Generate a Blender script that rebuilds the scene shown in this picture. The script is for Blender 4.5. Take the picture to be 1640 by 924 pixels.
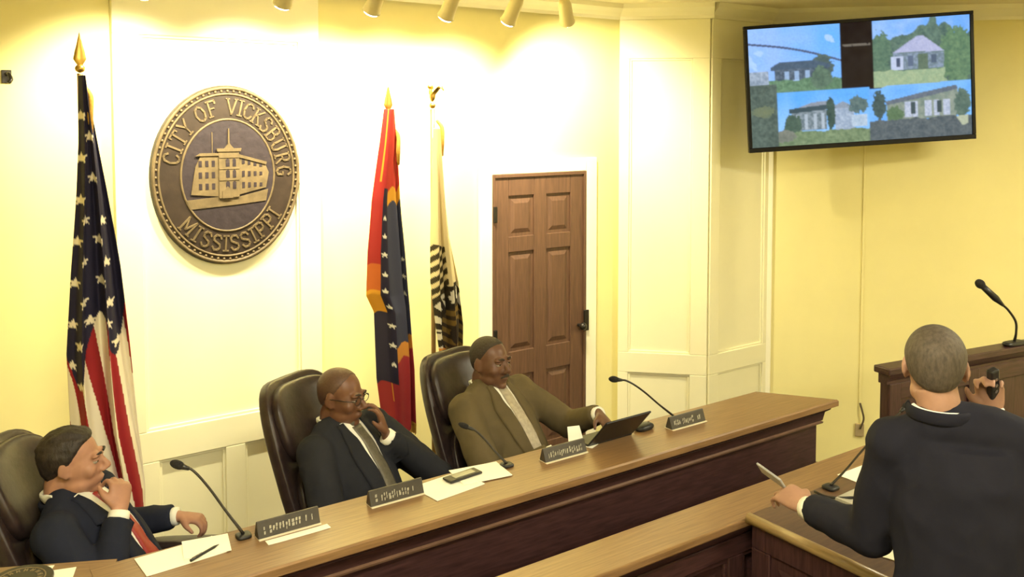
import bpy, bmesh, math, random
import numpy as np
from mathutils import Vector, Matrix, noise
from mathutils.bvhtree import BVHTree

for o in list(bpy.data.objects):
    bpy.data.objects.remove(o)
scene = bpy.context.scene
COL = scene.collection
random.seed(7)
PI = math.pi
V = Vector

# ------------------------------------------------------------------ camera
FPX, EYE, PITCH = 1410.0, 2.35, math.radians(3)
cd = bpy.data.cameras.new('camera')
cam = bpy.data.objects.new('camera', cd)
COL.objects.link(cam)
cam.location = (0, 0, EYE)
cam.rotation_euler = (PI / 2 - PITCH, 0, 0)
cd.sensor_width = 36.0
cd.lens = 36.0 * FPX / 1640.0
cd.shift_y = -(462 - (190 + FPX * math.tan(PITCH))) / 1640.0
cd.clip_start = 0.05
scene.camera = cam

# ------------------------------------------------------------------ world and exposure
wd = bpy.data.worlds.new('world')
scene.world = wd
wd.use_nodes = True
wd.node_tree.nodes['Background'].inputs[0].default_value = (1.0, 0.9, 0.7, 1)
wd.node_tree.nodes['Background'].inputs[1].default_value = 0.15
scene.view_settings.view_transform = 'Standard'
scene.view_settings.look = 'None'
scene.view_settings.gamma = 1.0
scene.view_settings.use_curve_mapping = False
scene.view_settings.exposure = 0.8
SPOT_W = 85.0          # each track lamp
FILL_E = 29.0        # emission of the added, unseen ceiling fill panels

# ------------------------------------------------------------------ bench frame: a along the dais, b towards the back wall
TH = math.atan2(.570, .821)
OX, OY = 0.3367604, 3.3255628
UX, UY = math.cos(TH), math.sin(TH)


def B(a, b, z=0.0):
    return V((OX + a * UX - b * UY, OY + a * UY + b * UX, z))


# ------------------------------------------------------------------ materials
MATS = {}


def mat(name, col, rough=.5, var=0.0, scale=8.0, stretch=(1, 1, 1), col2=None, bump=0.0, metal=0.0, emit=0.0,
        attr=None, spec=.5, detail=4.0, wave=False):
    if name in MATS:
        return MATS[name]
    m = bpy.data.materials.new(name)
    m.use_nodes = True
    nt = m.node_tree
    bs = nt.nodes['Principled BSDF']
    bs.inputs['Roughness'].default_value = rough
    bs.inputs['Metallic'].default_value = metal
    bs.inputs['Specular IOR Level'].default_value = spec
    c = (*col, 1)
    bs.inputs['Base Color'].default_value = c
    if attr:
        at = nt.nodes.new('ShaderNodeAttribute')
        at.attribute_name = attr
        nt.links.new(at.outputs['Color'], bs.inputs['Base Color'])
        if emit:
            nt.links.new(at.outputs['Color'], bs.inputs['Emission Color'])
            bs.inputs['Emission Strength'].default_value = emit
    elif emit:
        bs.inputs['Emission Color'].default_value = c
        bs.inputs['Emission Strength'].default_value = emit
    if var > 0 or bump > 0:
        tc = nt.nodes.new('ShaderNodeTexCoord')
        mp = nt.nodes.new('ShaderNodeMapping')
        mp.inputs['Scale'].default_value = stretch
        nt.links.new(tc.outputs['Object'], mp.inputs['Vector'])
        nz = nt.nodes.new('ShaderNodeTexNoise')
        nz.inputs['Scale'].default_value = scale
        nz.inputs['Detail'].default_value = detail
        nz.inputs['Roughness'].default_value = .6
        nt.links.new(mp.outputs[0], nz.inputs['Vector'])
        if var > 0 and not attr:
            rp = nt.nodes.new('ShaderNodeValToRGB')
            d = col2 if col2 else tuple(x * (1 - var) for x in col)
            rp.color_ramp.elements[0].position = .32
            rp.color_ramp.elements[1].position = .68
            rp.color_ramp.elements[0].color = (*d, 1)
            rp.color_ramp.elements[1].color = c
            nt.links.new(nz.outputs['Fac'], rp.inputs[0])
            nt.links.new(rp.outputs[0], bs.inputs['Base Color'])
        if bump > 0:
            bp = nt.nodes.new('ShaderNodeBump')
            bp.inputs['Strength'].default_value = bump
            bp.inputs['Distance'].default_value = .01
            nt.links.new(nz.outputs['Fac'], bp.inputs['Height'])
            nt.links.new(bp.outputs[0], bs.inputs['Normal'])
    MATS[name] = m
    return m


M_WALL = mat('cream_paint', (.86, .78, .37), .6, .05, 3, bump=.03)
M_BAY = mat('ivory_paint', (.88, .84, .58), .55, .04, 3, bump=.03)
M_TRIM = mat('white_trim_paint', (.90, .86, .66), .45, .03, 5)
M_CEIL = mat('ceiling_paint', (.80, .73, .52), .8, .05, 4)
M_FLOOR = mat('floor_carpet', (.12, .09, .08), .95, .3, 60, bump=.2)
M_TOP = mat('honey_oak_top', (.255, .150, .068), .32, .4, 5, (1.2, 22, 22), col2=(.165, .093, .044), bump=.03)
M_DARK = mat('dark_stained_wood', (.060, .026, .027), .38, .5, 6, (1.5, 18, 18), col2=(.026, .011, .011), bump=.04)
M_DARKV = mat('dark_stained_wood_upright', (.060, .026, .027), .38, .5, 6, (18, 18, 1.5), col2=(.026, .011, .011), bump=.04)
M_LECT = mat('walnut_lectern_top', (.13, .075, .04), .3, .4, 6, (1.5, 14, 14), col2=(.08, .045, .026))
M_RAIL = mat('highlit_oak_edge', (.36, .25, .12), .3, .3, 8, (14, 1.5, 14))  # highlight on the rounded edge, put into a lighter wood colour
M_DOOR = mat('brown_door_wood', (.135, .068, .038), .5, .35, 5, (14, 14, 1.2), col2=(.09, .045, .026), bump=.03)
M_METAL = mat('dark_metal', (.05, .045, .04), .35, metal=.8)
M_BRASS = mat('brass', (.62, .40, .10), .3, metal=.9, var=.15, scale=30)
M_GOLDF = mat('gold_fringe', (.62, .34, .05), .8, .3, 80, bump=.3)
M_LEATHER = mat('black_brown_leather', (.040, .025, .024), .36, .35, 25, bump=.12, col2=(.022, .014, .014))
M_PLASTIC = mat('black_plastic', (.012, .012, .014), .4, .2, 20)
M_SCREENB = mat('screen_bezel', (.004, .004, .008), .35, .2, 10, spec=.25)
M_PAPER = mat('white_paper', (.88, .86, .76), .8, .03, 12)
M_CHROME = mat('steel', (.5, .5, .5), .25, metal=1.0, var=.1, scale=20)
M_BRONZE = mat('dark_bronze', (.034, .022, .015), .5, .35, 14, bump=.15, spec=.3)
M_BRONZE_L = mat('rubbed_bronze', (.15, .108, .055), .5, .4, 16, bump=.15, spec=.3)
M_BRONZE_B = mat('bronze_field', (.032, .023, .027), .5, .35, 30, bump=.2, spec=.3)
M_LAMP = mat('cream_lamp_housing', (.80, .70, .40), .5, .05, 10)
M_WHITECL = mat('white_shirt_cloth', (.85, .84, .76), .8, .05, 40)
M_CLOTH = {}


def cloth(name, col, rough=.85, bump=.15):
    return mat(name, col, rough, .18, 9, bump=bump, spec=.2, detail=8)


# ------------------------------------------------------------------ generic builders
def link(o, parent=None):
    COL.objects.link(o)
    if parent is not None:
        o.parent = parent
    return o


def tag(o, label=None, cat=None, group=None, kind=None):
    if label:
        o['label'] = label
    if cat:
        o['category'] = cat
    if group:
        o['group'] = group
    if kind:
        o['kind'] = kind
    return o


def thing(name, label, cat, loc=(0, 0, 0), rz=0.0, group=None):
    o = bpy.data.objects.new(name, None)
    o.empty_display_size = .1
    link(o)
    o.location = loc
    o.rotation_euler = (0, 0, rz)
    return tag(o, label, cat, group)


class MB:
    """collects vertices and faces of one mesh"""

    def __init__(s):
        s.v = []
        s.f = []
        s.mx = None

    def add(s, vs, fs):
        k = len(s.v)
        if s.mx is not None:
            vs = [s.mx @ V(p) for p in vs]
        s.v += [tuple(p) for p in vs]
        s.f += [tuple(i + k for i in f) for f in fs]
        return s

    def box(s, x0, x1, y0, y1, z0, z1):
        return s.add([(x0, y0, z0), (x1, y0, z0), (x1, y1, z0), (x0, y1, z0), (x0, y0, z1), (x1, y0, z1), (x1, y1, z1), (x0, y1, z1)],
                     [(3, 2, 1, 0), (4, 5, 6, 7), (0, 1, 5, 4), (1, 2, 6, 5), (2, 3, 7, 6), (3, 0, 4, 7)])

    def prism(s, poly, lo, hi, axes='xz'):
        """poly of 2D points (counter-clockwise) extruded along the remaining axis; lo/hi number or function of the 2D point"""
        n = len(poly)
        vs = []
        for e in (lo, hi):
            for p in poly:
                t = e(p) if callable(e) else e
                if axes == 'xz':
                    vs.append((p[0], t, p[1]))
                elif axes == 'xy':
                    vs.append((p[0], p[1], t))
                else:
                    vs.append((t, p[0], p[1]))
        fs = [tuple(range(n - 1, -1, -1)), tuple(range(n, 2 * n))]
        for i in range(n):
            j = (i + 1) % n
            fs.append((i, j, n + j, n + i))
        return s.add(vs, fs)

    def ellipsoid(s, c, r, rot=None, nu=18, nv=12, e=1.0):
        """superellipsoid: e=1 round, smaller is boxier"""
        vs, fs = [], []

        def p(x, k):
            return math.copysign(abs(x) ** k, x)
        for i in range(nv + 1):
            ph = -PI / 2 + PI * i / nv
            for j in range(nu):
                th = 2 * PI * j / nu
                q = V((r[0] * p(math.cos(ph), e) * p(math.cos(th), e), r[1] * p(math.cos(ph), e) * p(math.sin(th), e), r[2] * p(math.sin(ph), e)))
                if rot is not None:
                    q = rot @ q
                vs.append(q + V(c))
        for i in range(nv):
            for j in range(nu):
                k = (j + 1) % nu
                fs.append((i * nu + j, i * nu + k, (i + 1) * nu + k, (i + 1) * nu + j))
        return s.add(vs, fs)

    def tube(s, P, R, n=14, side=(1, 0, 0), sub=4, closed=False):
        P = [V(p) for p in P]
        R = [(r, r) if not isinstance(r, tuple) else r for r in R]
        m = len(P)
        pts, rad = [], []
        for i in range(m if closed else m - 1):
            a, b_ = P[i], P[(i + 1) % m]
            p0 = P[(i - 1) % m] if (closed or i > 0) else a * 2 - b_
            p3 = P[(i + 2) % m] if (closed or i + 2 < m) else b_ * 2 - a
            for k in range(sub):
                t = k / sub
                pts.append(.5 * ((2 * a) + (b_ - p0) * t + (2 * p0 - 5 * a + 4 * b_ - p3) * t * t + (3 * a - p0 - 3 * b_ + p3) * t ** 3))
                ra, rb = R[i], R[(i + 1) % m]
                rad.append((ra[0] + (rb[0] - ra[0]) * t, ra[1] + (rb[1] - ra[1]) * t))
        if not closed:
            pts.append(P[-1])
            rad.append(R[-1])
        q = len(pts)
        side = V(side)
        vs, fs = [], []
        for i in range(q):
            if closed:
                T = pts[(i + 1) % q] - pts[i - 1]
            else:
                T = pts[min(i + 1, q - 1)] - pts[max(i - 1, 0)]
            T.normalize()
            X = side - T * T.dot(side)
            if X.length < 1e-3:
                X = V((0, 1, 0)) - T * T.y
            X.normalize()
            Y = T.cross(X)
            for j in range(n):
                th = 2 * PI * j / n
                vs.append(pts[i] + X * (rad[i][0] * math.cos(th)) + Y * (rad[i][1] * math.sin(th)))
        for i in range(q if closed else q - 1):
            i2 = (i + 1) % q
            for j in range(n):
                k = (j + 1) % n
                fs.append((i * n + j, i * n + k, i2 * n + k, i2 * n + j))
        if not closed:
            fs.append(tuple(range(n - 1, -1, -1)))
            fs.append(tuple((q - 1) * n + j for j in range(n)))
        return s.add(vs, fs)

    def disc(s, c, r, h, n=32, axis='z', sx=1.0, bevel=0.0):
        """short cylinder standing on c"""
        vs = []
        rings = [(r, 0), (r, h - bevel), (r - bevel, h)] if bevel else [(r, 0), (r, h)]
        for rr, hh in rings:
            for j in range(n):
                th = 2 * PI * j / n
                p = (rr * math.cos(th) * sx, rr * math.sin(th), hh)
                if axis == 'y':
                    p = (p[0], -p[2], p[1])
                elif axis == 'x':
                    p = (p[2], p[0], p[1])
                vs.append((p[0] + c[0], p[1] + c[1], p[2] + c[2]))
        fs = [tuple(range(n - 1, -1, -1)), tuple((len(rings) - 1) * n + j for j in range(n))]
        for i in range(len(rings) - 1):
            for j in range(n):
                k = (j + 1) % n
                fs.append((i * n + j, i * n + k, (i + 1) * n + k, (i + 1) * n + j))
        return s.add(vs, fs)

    def mesh(s, name):
        me = bpy.data.meshes.new(name)
        me.from_pydata(s.v, [], s.f)
        me.validate()
        me.update()
        return me

    def build(s, name, m, parent=None, smooth=False, bevel=0.0, label=None, seg=2):
        me = s.mesh(name)
        bm = bmesh.new()
        bm.from_mesh(me)
        bmesh.ops.recalc_face_normals(bm, faces=bm.faces)
        bm.to_mesh(me)
        bm.free()
        me.materials.append(m)
        o = bpy.data.objects.new(name, me)
        link(o, parent)
        if smooth:
            me.shade_smooth()
        if bevel > 0:
            md = o.modifiers.new('bevel', 'BEVEL')
            md.width = bevel
            md.segments = seg
            md.limit_method = 'ANGLE'
            md.harden_normals = False
        if label:
            o['label'] = label
        return o


def smooth_np(me, it, lam=.5):
    n = len(me.vertices)
    co = np.empty(n * 3)
    me.vertices.foreach_get('co', co)
    co = co.reshape(-1, 3)
    ne = len(me.edges)
    ed = np.empty(ne * 2, dtype=np.int32)
    me.edges.foreach_get('vertices', ed)
    ed = ed.reshape(-1, 2)
    deg = np.bincount(ed.ravel(), minlength=n).astype(float)[:, None]
    deg[deg == 0] = 1
    for k in range(it):
        acc = np.stack([np.bincount(ed[:, 0], co[ed[:, 1], c], n) + np.bincount(ed[:, 1], co[ed[:, 0], c], n) for c in range(3)], 1)
        co = co + lam * (acc / deg - co)
    me.vertices.foreach_set('co', co.ravel())
    me.update()
    return co


def organic(mb, name, m, parent, voxel=.006, it=4, fold=0.0, fscale=7.0, seed=0.0):
    """one continuous surface out of overlapping closed volumes"""
    me = mb.mesh(name + '_raw')
    bm = bmesh.new()
    bm.from_mesh(me)
    bmesh.ops.recalc_face_normals(bm, faces=bm.faces)
    bm.to_mesh(me)
    bm.free()
    o = bpy.data.objects.new(name, me)
    COL.objects.link(o)
    md = o.modifiers.new('r', 'REMESH')
    md.mode = 'VOXEL'
    md.voxel_size = voxel
    md.adaptivity = 0
    dg = bpy.context.evaluated_depsgraph_get()
    me2 = bpy.data.meshes.new_from_object(o.evaluated_get(dg))
    o.modifiers.clear()
    o.data = me2
    me2.name = name
    bpy.data.meshes.remove(me)
    smooth_np(me2, it)
    if fold > 0:
        off = V((seed * 3.1, seed * 1.7, seed))
        ns = [v.normal.copy() for v in me2.vertices]
        for v, nn in zip(me2.vertices, ns):
            p = v.co
            q = V((p.x * 1.3, p.y * 1.3, p.z * .9)) * fscale + off
            k = noise.noise(q + V((noise.noise(q * .7), noise.noise(q * .7 + V((5, 5, 5))), 0)) * 1.2)
            k2 = 1 - abs(noise.noise(q * 1.7 + V((9, 2, 4)))) * 2
            v.co = p + nn * fold * (k * 1.0 + (k2 - .5) * .55)
        me2.update()
    me2.materials.clear()
    me2.materials.append(m)
    me2.shade_smooth()
    o.parent = parent
    return o


def set_colors(me, cols):
    a = me.color_attributes.new('paint', 'FLOAT_COLOR', 'POINT')
    c = np.ones((len(me.vertices), 4), dtype=np.float32)
    c[:, :3] = cols
    a.data.foreach_set('color', c.ravel())


def lin(r, g, b_):
    f = lambda x: ((x / 255.0) / 12.92 if x / 255.0 <= .04045 else (((x / 255.0) + .055) / 1.055) ** 2.4)
    return (f(r), f(g), f(b_))


def copy_tree(o, parent=None):
    c = o.copy()
    COL.objects.link(c)
    if parent is not None:
        c.parent = parent
    for ch in [x for x in o.children]:
        copy_tree(ch, c)
    return c


# ================================================================== the room
CEIL = 3.12
FZ = -.12           # the public floor lies one low step under the dais


def structure(name, mb, m, label, cat, **k):
    o = mb.build(name, m, None, **k)
    return tag(o, label, cat, kind='structure')


def wall_frame(p0, ang):
    return Matrix.Translation(p0) @ Matrix.Rotation(ang, 4, 'Z')


def panelled_wall(name, p0, ang, length, m, label, openings, thick=.12, relief=.022, m_rail=None):
    """a plain backing with applied rails and stiles round sunk panels; local x along the wall, -y into the room"""
    mx = wall_frame(p0, ang)
    w = MB()
    w.box(0, length, 0, thick, FZ, CEIL)
    o = w.build(name, m)
    o.matrix_world = mx
    tag(o, label, 'wall', kind='structure')
    mr = m_rail or m
    xs = sorted({0.0, length})
    # rails: full-width horizontal pieces between panel rows; stiles: uprights inside a row
    rows = openings           # list of (z0, z1, [(x0, x1), ...])
    zprev = FZ
    for (z0, z1, cols) in rows:
        MB().box(0, length, -relief, 0, zprev, z0).build('rail', mr, o, bevel=.004)
        x = 0.0
        for (x0, x1) in cols:
            MB().box(x, x0, -relief, 0, z0, z1).build('stile', mr, o, bevel=.004)
            # thin moulding round the sunk panel
            f = MB()
            d, t = .014, .012
            f.box(x0, x1, -t, 0, z1 - d, z1)
            f.box(x0, x1, -t, 0, z0, z0 + d)
            f.box(x0, x0 + d, -t, 0, z0 + d, z1 - d)
            f.box(x1 - d, x1, -t, 0, z0 + d, z1 - d)
            f.build('panel_moulding', mr, o, bevel=.003)
            x = x1
        MB().box(x, length, -relief, 0, z0, z1).build('stile', mr, o, bevel=.004)
        zprev = z1
    MB().box(0, length, -relief, 0, zprev, CEIL - .1).build('rail', mr, o, bevel=.004)
    return o


# floor and ceiling
fl = MB().prism([(-3.8, -6.2), (4.7, -6.2), (4.7, 2.4), (-3.8, 2.4)], FZ - .08, FZ, 'xy').build('floor', M_FLOOR)
fl.matrix_world = wall_frame(B(0, 0), TH)
tag(fl, 'dark carpeted floor of the council room', 'floor', kind='structure')
pf = MB().prism([(-3.69, .02), (1.44, .02), (1.44, 2.04), (-3.69, 2.04)], FZ, 0, 'xy').build('floor_dais', M_FLOOR)
pf.matrix_world = wall_frame(B(0, 0), TH)
tag(pf, 'low carpeted platform under the dais bench and chairs', 'platform', kind='structure')
ce = MB().prism([(-3.8, -6.2), (4.7, -6.2), (4.7, 2.4), (-3.8, 2.4)], CEIL, CEIL + .1, 'xy').build('ceiling', M_CEIL)
ce.matrix_world = wall_frame(B(0, 0), TH)
tag(ce, 'cream ceiling of the council room', 'ceiling', kind='structure')

# back wall (plain, yellow) with its projecting ivory bay behind the seal
WB = 2.05
DA0, DA1, DTOP = .845, 1.605, 2.0       # door opening
wb = MB()
for (x0, x1, z0, z1) in [(-3.7, DA0, FZ, CEIL), (DA1, 1.93, FZ, CEIL), (DA0, DA1, DTOP, CEIL)]:
    wb.box(x0, x1, WB, WB + .14, z0, z1)
o = wb.build('wall_back', M_WALL)
o.matrix_world = wall_frame(B(0, 0), TH)
tag(o, 'cream wall behind the dais with flags, seal and door', 'wall', kind='structure')
bay0, bay1 = -1.335, -.296
bay = panelled_wall('wall_bay', B(bay0, 2.022), TH, bay1 - bay0, M_BAY, 'projecting ivory panelled bay of the wall carrying the round seal',
                    [(.12, .645, [(.175, .503), (.605, .93)]), (.80, 2.757, [(.12, .92)])], thick=.027, relief=.022)

# chamfer, short return and the wall with the television
cA = B(1.872 + .012, 2.0 + .012)
d45 = TH - PI / 4
fac1 = .604
panelled_wall('wall_chamfer', cA, d45, fac1, M_BAY, 'narrow angled ivory panelled wall right of the brown door',
              [(.12, .596, [(.07, .49)]), (.737, 2.757, [(.07, .49)])], thick=.10)
cBp = cA + V((math.cos(d45), math.sin(d45), 0)) * fac1
panelled_wall('wall_return', cBp, TH, .611, M_BAY, 'short ivory panelled wall between the chamfer and the screen wall',
              [(.12, .60, [(.09, .555)]), (.737, 2.757, [(.09, .555)])], thick=.10)
cC = cBp + V((UX, UY, 0)) * .611
w = MB().box(0, 2.35, 0, .12, FZ, CEIL).build('wall_screen', M_WALL)
w.matrix_world = wall_frame(cC, d45)
tag(w, 'plain cream wall behind the hanging television', 'wall', kind='structure')
# upright corner bead beside the television wall
w = MB().box(-.012, .035, -.03, 0, FZ, CEIL - .1).build('trim_1', M_TRIM, bevel=.006)
w.matrix_world = wall_frame(cC, d45)
tag(w, 'pale upright trim in the corner below the television', 'trim', kind='structure')
# remaining walls of the room (behind the viewer and at the sides)
for nm, (a0, b0), (a1, b1), lb in [('wall_right', (4.50, .1), (4.50, -6.1), 'plain cream side wall right of the podium'),
                                   ('wall_front', (4.50, -6.1), (-3.7, -6.1), 'plain cream wall at the public end of the room'),
                                   ('wall_left', (-3.7, -6.1), (-3.7, 2.2), 'plain cream side wall left of the dais')]:
    p, q = B(a0, b0), B(a1, b1)
    an = math.atan2(q.y - p.y, q.x - p.x)
    w = MB().box(0, (q - p).length, 0, .12, FZ, CEIL).build(nm, M_WALL)
    w.matrix_world = wall_frame(p, an)
    tag(w, lb, 'wall', kind='structure')


def cornice(name, p0, ang, length, label):
    prof = [(0, 0), (-.012, 0), (-.016, .02), (-.04, .045), (-.07, .07), (-.075, .10), (0, .10)]
    o = MB().prism([(y, z + CEIL - .10) for y, z in prof], 0, length, 'yz').build(name, M_TRIM)
    o.matrix_world = wall_frame(p0, ang)
    return tag(o, label, 'cornice', kind='structure')


cornice('trim_2', B(-3.6, 2.0), TH, 5.46, 'cornice along the top of the wall behind the dais')
cornice('trim_3', cA + V((0, -.02, 0)), d45, fac1 + .02, 'cornice over the angled wall right of the door')
cornice('trim_4', cBp + V((0, -.02, 0)), TH, .62, 'cornice over the short wall left of the television')
cornice('trim_5', cC, d45, 2.3, 'cornice over the wall behind the television')

# door with casing
dr = bpy.data.objects.new('door_1', None)
link(dr)
dr.matrix_world = wall_frame(B((DA0 + DA1) / 2, WB, 0), TH)
tag(dr, 'brown six-panel wooden door in a white casing', 'door', kind='structure')
dw = DA1 - DA0
slab = MB().box(-dw / 2 + .022, dw / 2 - .022, -.005, .035, .01, DTOP - .022)
slab.build('slab', M_DOOR, dr)
st = [(-dw / 2 + .022, -dw / 2 + .13), (-.05, .05), (dw / 2 - .13, dw / 2 - .022)]
for x0, x1 in st:
    MB().box(x0, x1, -.018, -.005, .01, DTOP - .022).build('stile', M_DOOR, dr, bevel=.004)
prows = [(.22, .70), (.86, 1.50), (1.60, 1.86)]
for z0, z1 in [(.01, .22), (.70, .86), (1.50, 1.60), (1.86, DTOP - .022)]:
    for x0, x1 in [(st[0][1], st[1][0]), (st[1][1], st[2][0])]:
        MB().box(x0, x1, -.018, -.005, z0, z1).build('rail', M_DOOR, dr, bevel=.004)
for z0, z1 in prows:
    for x0, x1 in [(st[0][1], st[1][0]), (st[1][1], st[2][0])]:
        g = .022
        m_ = MB()
        vs = [(x0 + g, -.006, z0 + g), (x1 - g, -.006, z0 + g), (x1 - g, -.006, z1 - g), (x0 + g, -.006, z1 - g),
              (x0 + 2.2 * g, -.015, z0 + 2.2 * g), (x1 - 2.2 * g, -.015, z0 + 2.2 * g), (x1 - 2.2 * g, -.015, z1 - 2.2 * g), (x0 + 2.2 * g, -.015, z1 - 2.2 * g)]
        m_.add(vs, [(4, 5, 6, 7), (0, 1, 5, 4), (1, 2, 6, 5), (2, 3, 7, 6), (3, 0, 4, 7), (3, 2, 1, 0)])
        m_.build('door_panel', M_DOOR, dr)
fr = MB()
fr.box(-dw / 2, -dw / 2 + .022, -.03, .12, 0, DTOP)
fr.box(dw / 2 - .022, dw / 2, -.03, .12, 0, DTOP)
fr.box(-dw / 2 + .022, dw / 2 - .022, -.03, .12, DTOP - .022, DTOP)
fr.build('jamb', M_DOOR, dr, bevel=.003)
cs = MB()
cs.box(-dw / 2 - .09, -dw / 2, -.03, 0, 0, DTOP + .09)
cs.box(dw / 2, dw / 2 + .09, -.03, 0, 0, DTOP + .09)
cs.box(-dw / 2, dw / 2, -.03, 0, DTOP, DTOP + .09)
cs.build('casing', M_TRIM, dr, bevel=.005)
for z in (.30, .97, 1.75):
    h = MB().box(-dw / 2 + .005, -dw / 2 + .03, -.042, -.028, z - .05, z + .05)
    h.build('hinge', M_METAL, dr, bevel=.003)
lk = MB().box(dw / 2 - .028, dw / 2 + .012, -.046, -.030, .92, 1.06).build('lock_plate', M_METAL, dr, bevel=.004)
k = MB().tube([(dw / 2 - .06, -.018, .96), (dw / 2 - .06, -.05, .96)], [.012, .012])
k.ellipsoid((dw / 2 - .06, -.07, .96), (.026, .024, .026))
k.build('knob', M_METAL, dr, smooth=True)

# small fixture high on the wall at the far left
t = thing('wall_fixture', 'small dark bracket on the wall left of the tallest flag', 'bracket', B(-1.772, WB, 2.54), TH)
MB().box(-.02, .02, -.008, 0, -.03, .03).build('plate', M_METAL, t, bevel=.002)
MB().tube([(0, -.008, .012), (.005, -.05, .01), (.012, -.07, -.015), (.0, -.075, -.03)], [.008, .008, .009, .007], n=8).build('hook', M_METAL, t, smooth=True)

# ================================================================== light panels added out of view on the ceiling to brighten the room
tro = None
for i, (a, b) in enumerate([(-1.6, -1.7), (2.6, -1.9), (-1.6, -4.2), (2.2, -4.2)]):
    lb = ['left of the lectern', 'right of the lectern', 'at the left rear of the public seats', 'at the right rear of the public seats'][i]
    t = thing('ceiling_fill_panel', 'added out-of-view ceiling fill panel ' + lb, 'ceiling light', B(a, b, CEIL), TH, 'added ceiling fill panels')
    f = MB()
    for x0, x1, y0, y1 in [(-.62, .62, -.32, -.29), (-.62, .62, .29, .32), (-.62, -.59, -.29, .29), (.59, .62, -.29, .29)]:
        f.box(x0, x1, y0, y1, -.03, 0)
    f.build('frame', M_TRIM, t)
    MB().box(-.59, .59, -.29, .29, -.018, -.004).build('diffuser', mat('fill_panel_diffuser', (1.0, .92, .66), .5, emit=FILL_E), t)

# ================================================================== track lamps aimed at the wall behind the dais
TRB = 1.34
t = thing('light_track', 'long white lighting track on the ceiling in front of the seal wall', 'light track', B(-.3, TRB, CEIL), TH)
MB().box(-2.3, 1.75, -.018, .018, -.03, 0).build('rail', M_LAMP, t, bevel=.003)
for x in (-2.3, 1.75):
    MB().box(x - .02, x + .02, -.022, .022, -.034, 0).build('end_cap', M_LAMP, t, bevel=.003)
lampA = [-1.32, -.71, -.26, .16, .55, .85]
lampNames = ['track lamp above and left of the round seal', 'track lamp above the right edge of the round seal',
             'track lamp just left of the red and blue flag', 'track lamp above the slim flag', 'track lamp left of the door', 'track lamp nearest the brown door']
for li, (a, nm) in enumerate(zip(lampA, lampNames)):
    t = thing('track_lamp', 'cream cylindrical ' + nm, 'track light', B(a, TRB, CEIL), TH, 'track lamps over the dais')
    MB().disc((0, 0, -.046), .022, .0155, 16).build('adapter', M_LAMP, t)
    MB().tube([(0, 0, -.045), (0, 0, -.13)], [.008, .008], n=8).build('stem', M_LAMP, t, smooth=True)
    # housing tilted towards the wall
    dirv = V((.62 if li == 5 else 0, .62, -.72)).normalized()     # the last one is turned to the angled wall
    p0 = V((0, -.03, -.115))
    hs = MB()
    hs.tube([p0, p0 + dirv * .04, p0 + dirv * .14, p0 + dirv * .17], [.022, .036, .040, .046], n=18, sub=2)
    hs.build('housing', M_LAMP, t, smooth=True)
    c = p0 + dirv * .172
    MB().tube([c, c + dirv * .006], [.038, .038], n=18, sub=1).build('lens', mat('lamp_lens', (1.0, .9, .66), .4, emit=30), t)
    ld = bpy.data.lights.new('lamp_beam', 'SPOT')
    ld.energy = SPOT_W * (1.5 if li == 5 else 1)
    ld.color = (1.0, .90, .60)
    ld.spot_size = math.radians(105)
    ld.spot_blend = .9
    ld.shadow_soft_size = .04
    lo = bpy.data.objects.new('lamp_beam', ld)
    link(lo, t)
    lo.location = c + dirv * .03
    lo.rotation_euler = dirv.to_track_quat('-Z', 'Y').to_euler()

# ================================================================== dais bench
BEND = lambda p: 1.486 - .72 * max(p[0], -.02) if True else 0


def dais(name, label, x0, x1f, ztop, loc_a, loc_b=0.0, turn=0.0):
    t = thing(name, label, 'bench', B(loc_a, loc_b, 0), TH + turn)
    L = lambda e: (lambda p: (e(p) if callable(e) else e) - loc_a)
    cap = [(-.012, ztop - .030), (-.012, ztop - .006), (-.006, ztop), (.30, ztop), (.30, ztop - .03)]
    MB().prism(cap, L(x0), L(x1f), 'yz').build('bench_top', M_TOP, t)
    ins = lambda d: (lambda p: (x1f(p) if callable(x1f) else x1f) - d)
    cov = [(.0, ztop - .030), (.006, ztop - .045), (.026, ztop - .060), (.034, ztop - .10), (.29, ztop - .10), (.29, ztop - .030)]
    MB().prism(cov, L(x0), L(ins(.025)), 'yz').build('cornice_moulding', M_DARK, t)
    bead = [(.036, ztop - .115), (.026, ztop - .111), (.024, ztop - .104), (.034, ztop - .10), (.12, ztop - .10), (.12, ztop - .115)]
    MB().prism(bead, L(x0), L(ins(.04)), 'yz').build('bead', mat('highlit_bead_edge', (.16, .09, .06), .3, .3, 20), t)  # bead coloured lighter to stand for the highlight along it
    MB().prism([(.045, 0), (.045, ztop - .10), (.10, ztop - .10), (.10, 0)], L(x0), L(ins(.05)), 'yz').build('front_panel', M_DARK, t)
    MB().prism([(.03, 0), (.03, .12), (.045, .13), (.045, 0)], L(x0), L(ins(.05)), 'yz').build('plinth', M_DARK, t)
    return t


t = dais('dais_bench', 'long dark wooden dais bench with honey brown top before the seated men', -1.745, BEND, 1.0, 0.0)
# end return of the bench and inner supports
MB().prism([(.10, 0), (.29, 0), (.29, .925), (.10, .925)], lambda p: 1.486 - .72 * p[0] - .09, lambda p: 1.486 - .72 * p[0] - .05, 'yz').build('end_panel', M_DARKV, t)
for x in (-1.70, -.25):
    MB().box(x - .02, x + .02, .10, .27, 0, .925).build('support', M_DARKV, t)
t2 = dais('dais_bench', 'lower wing of the dais bench at the bottom left corner', -2.38, -1.80, .998, -1.75, .03, -.45)
t2['group'] = 'dais benches'
t['group'] = 'dais benches'

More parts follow.
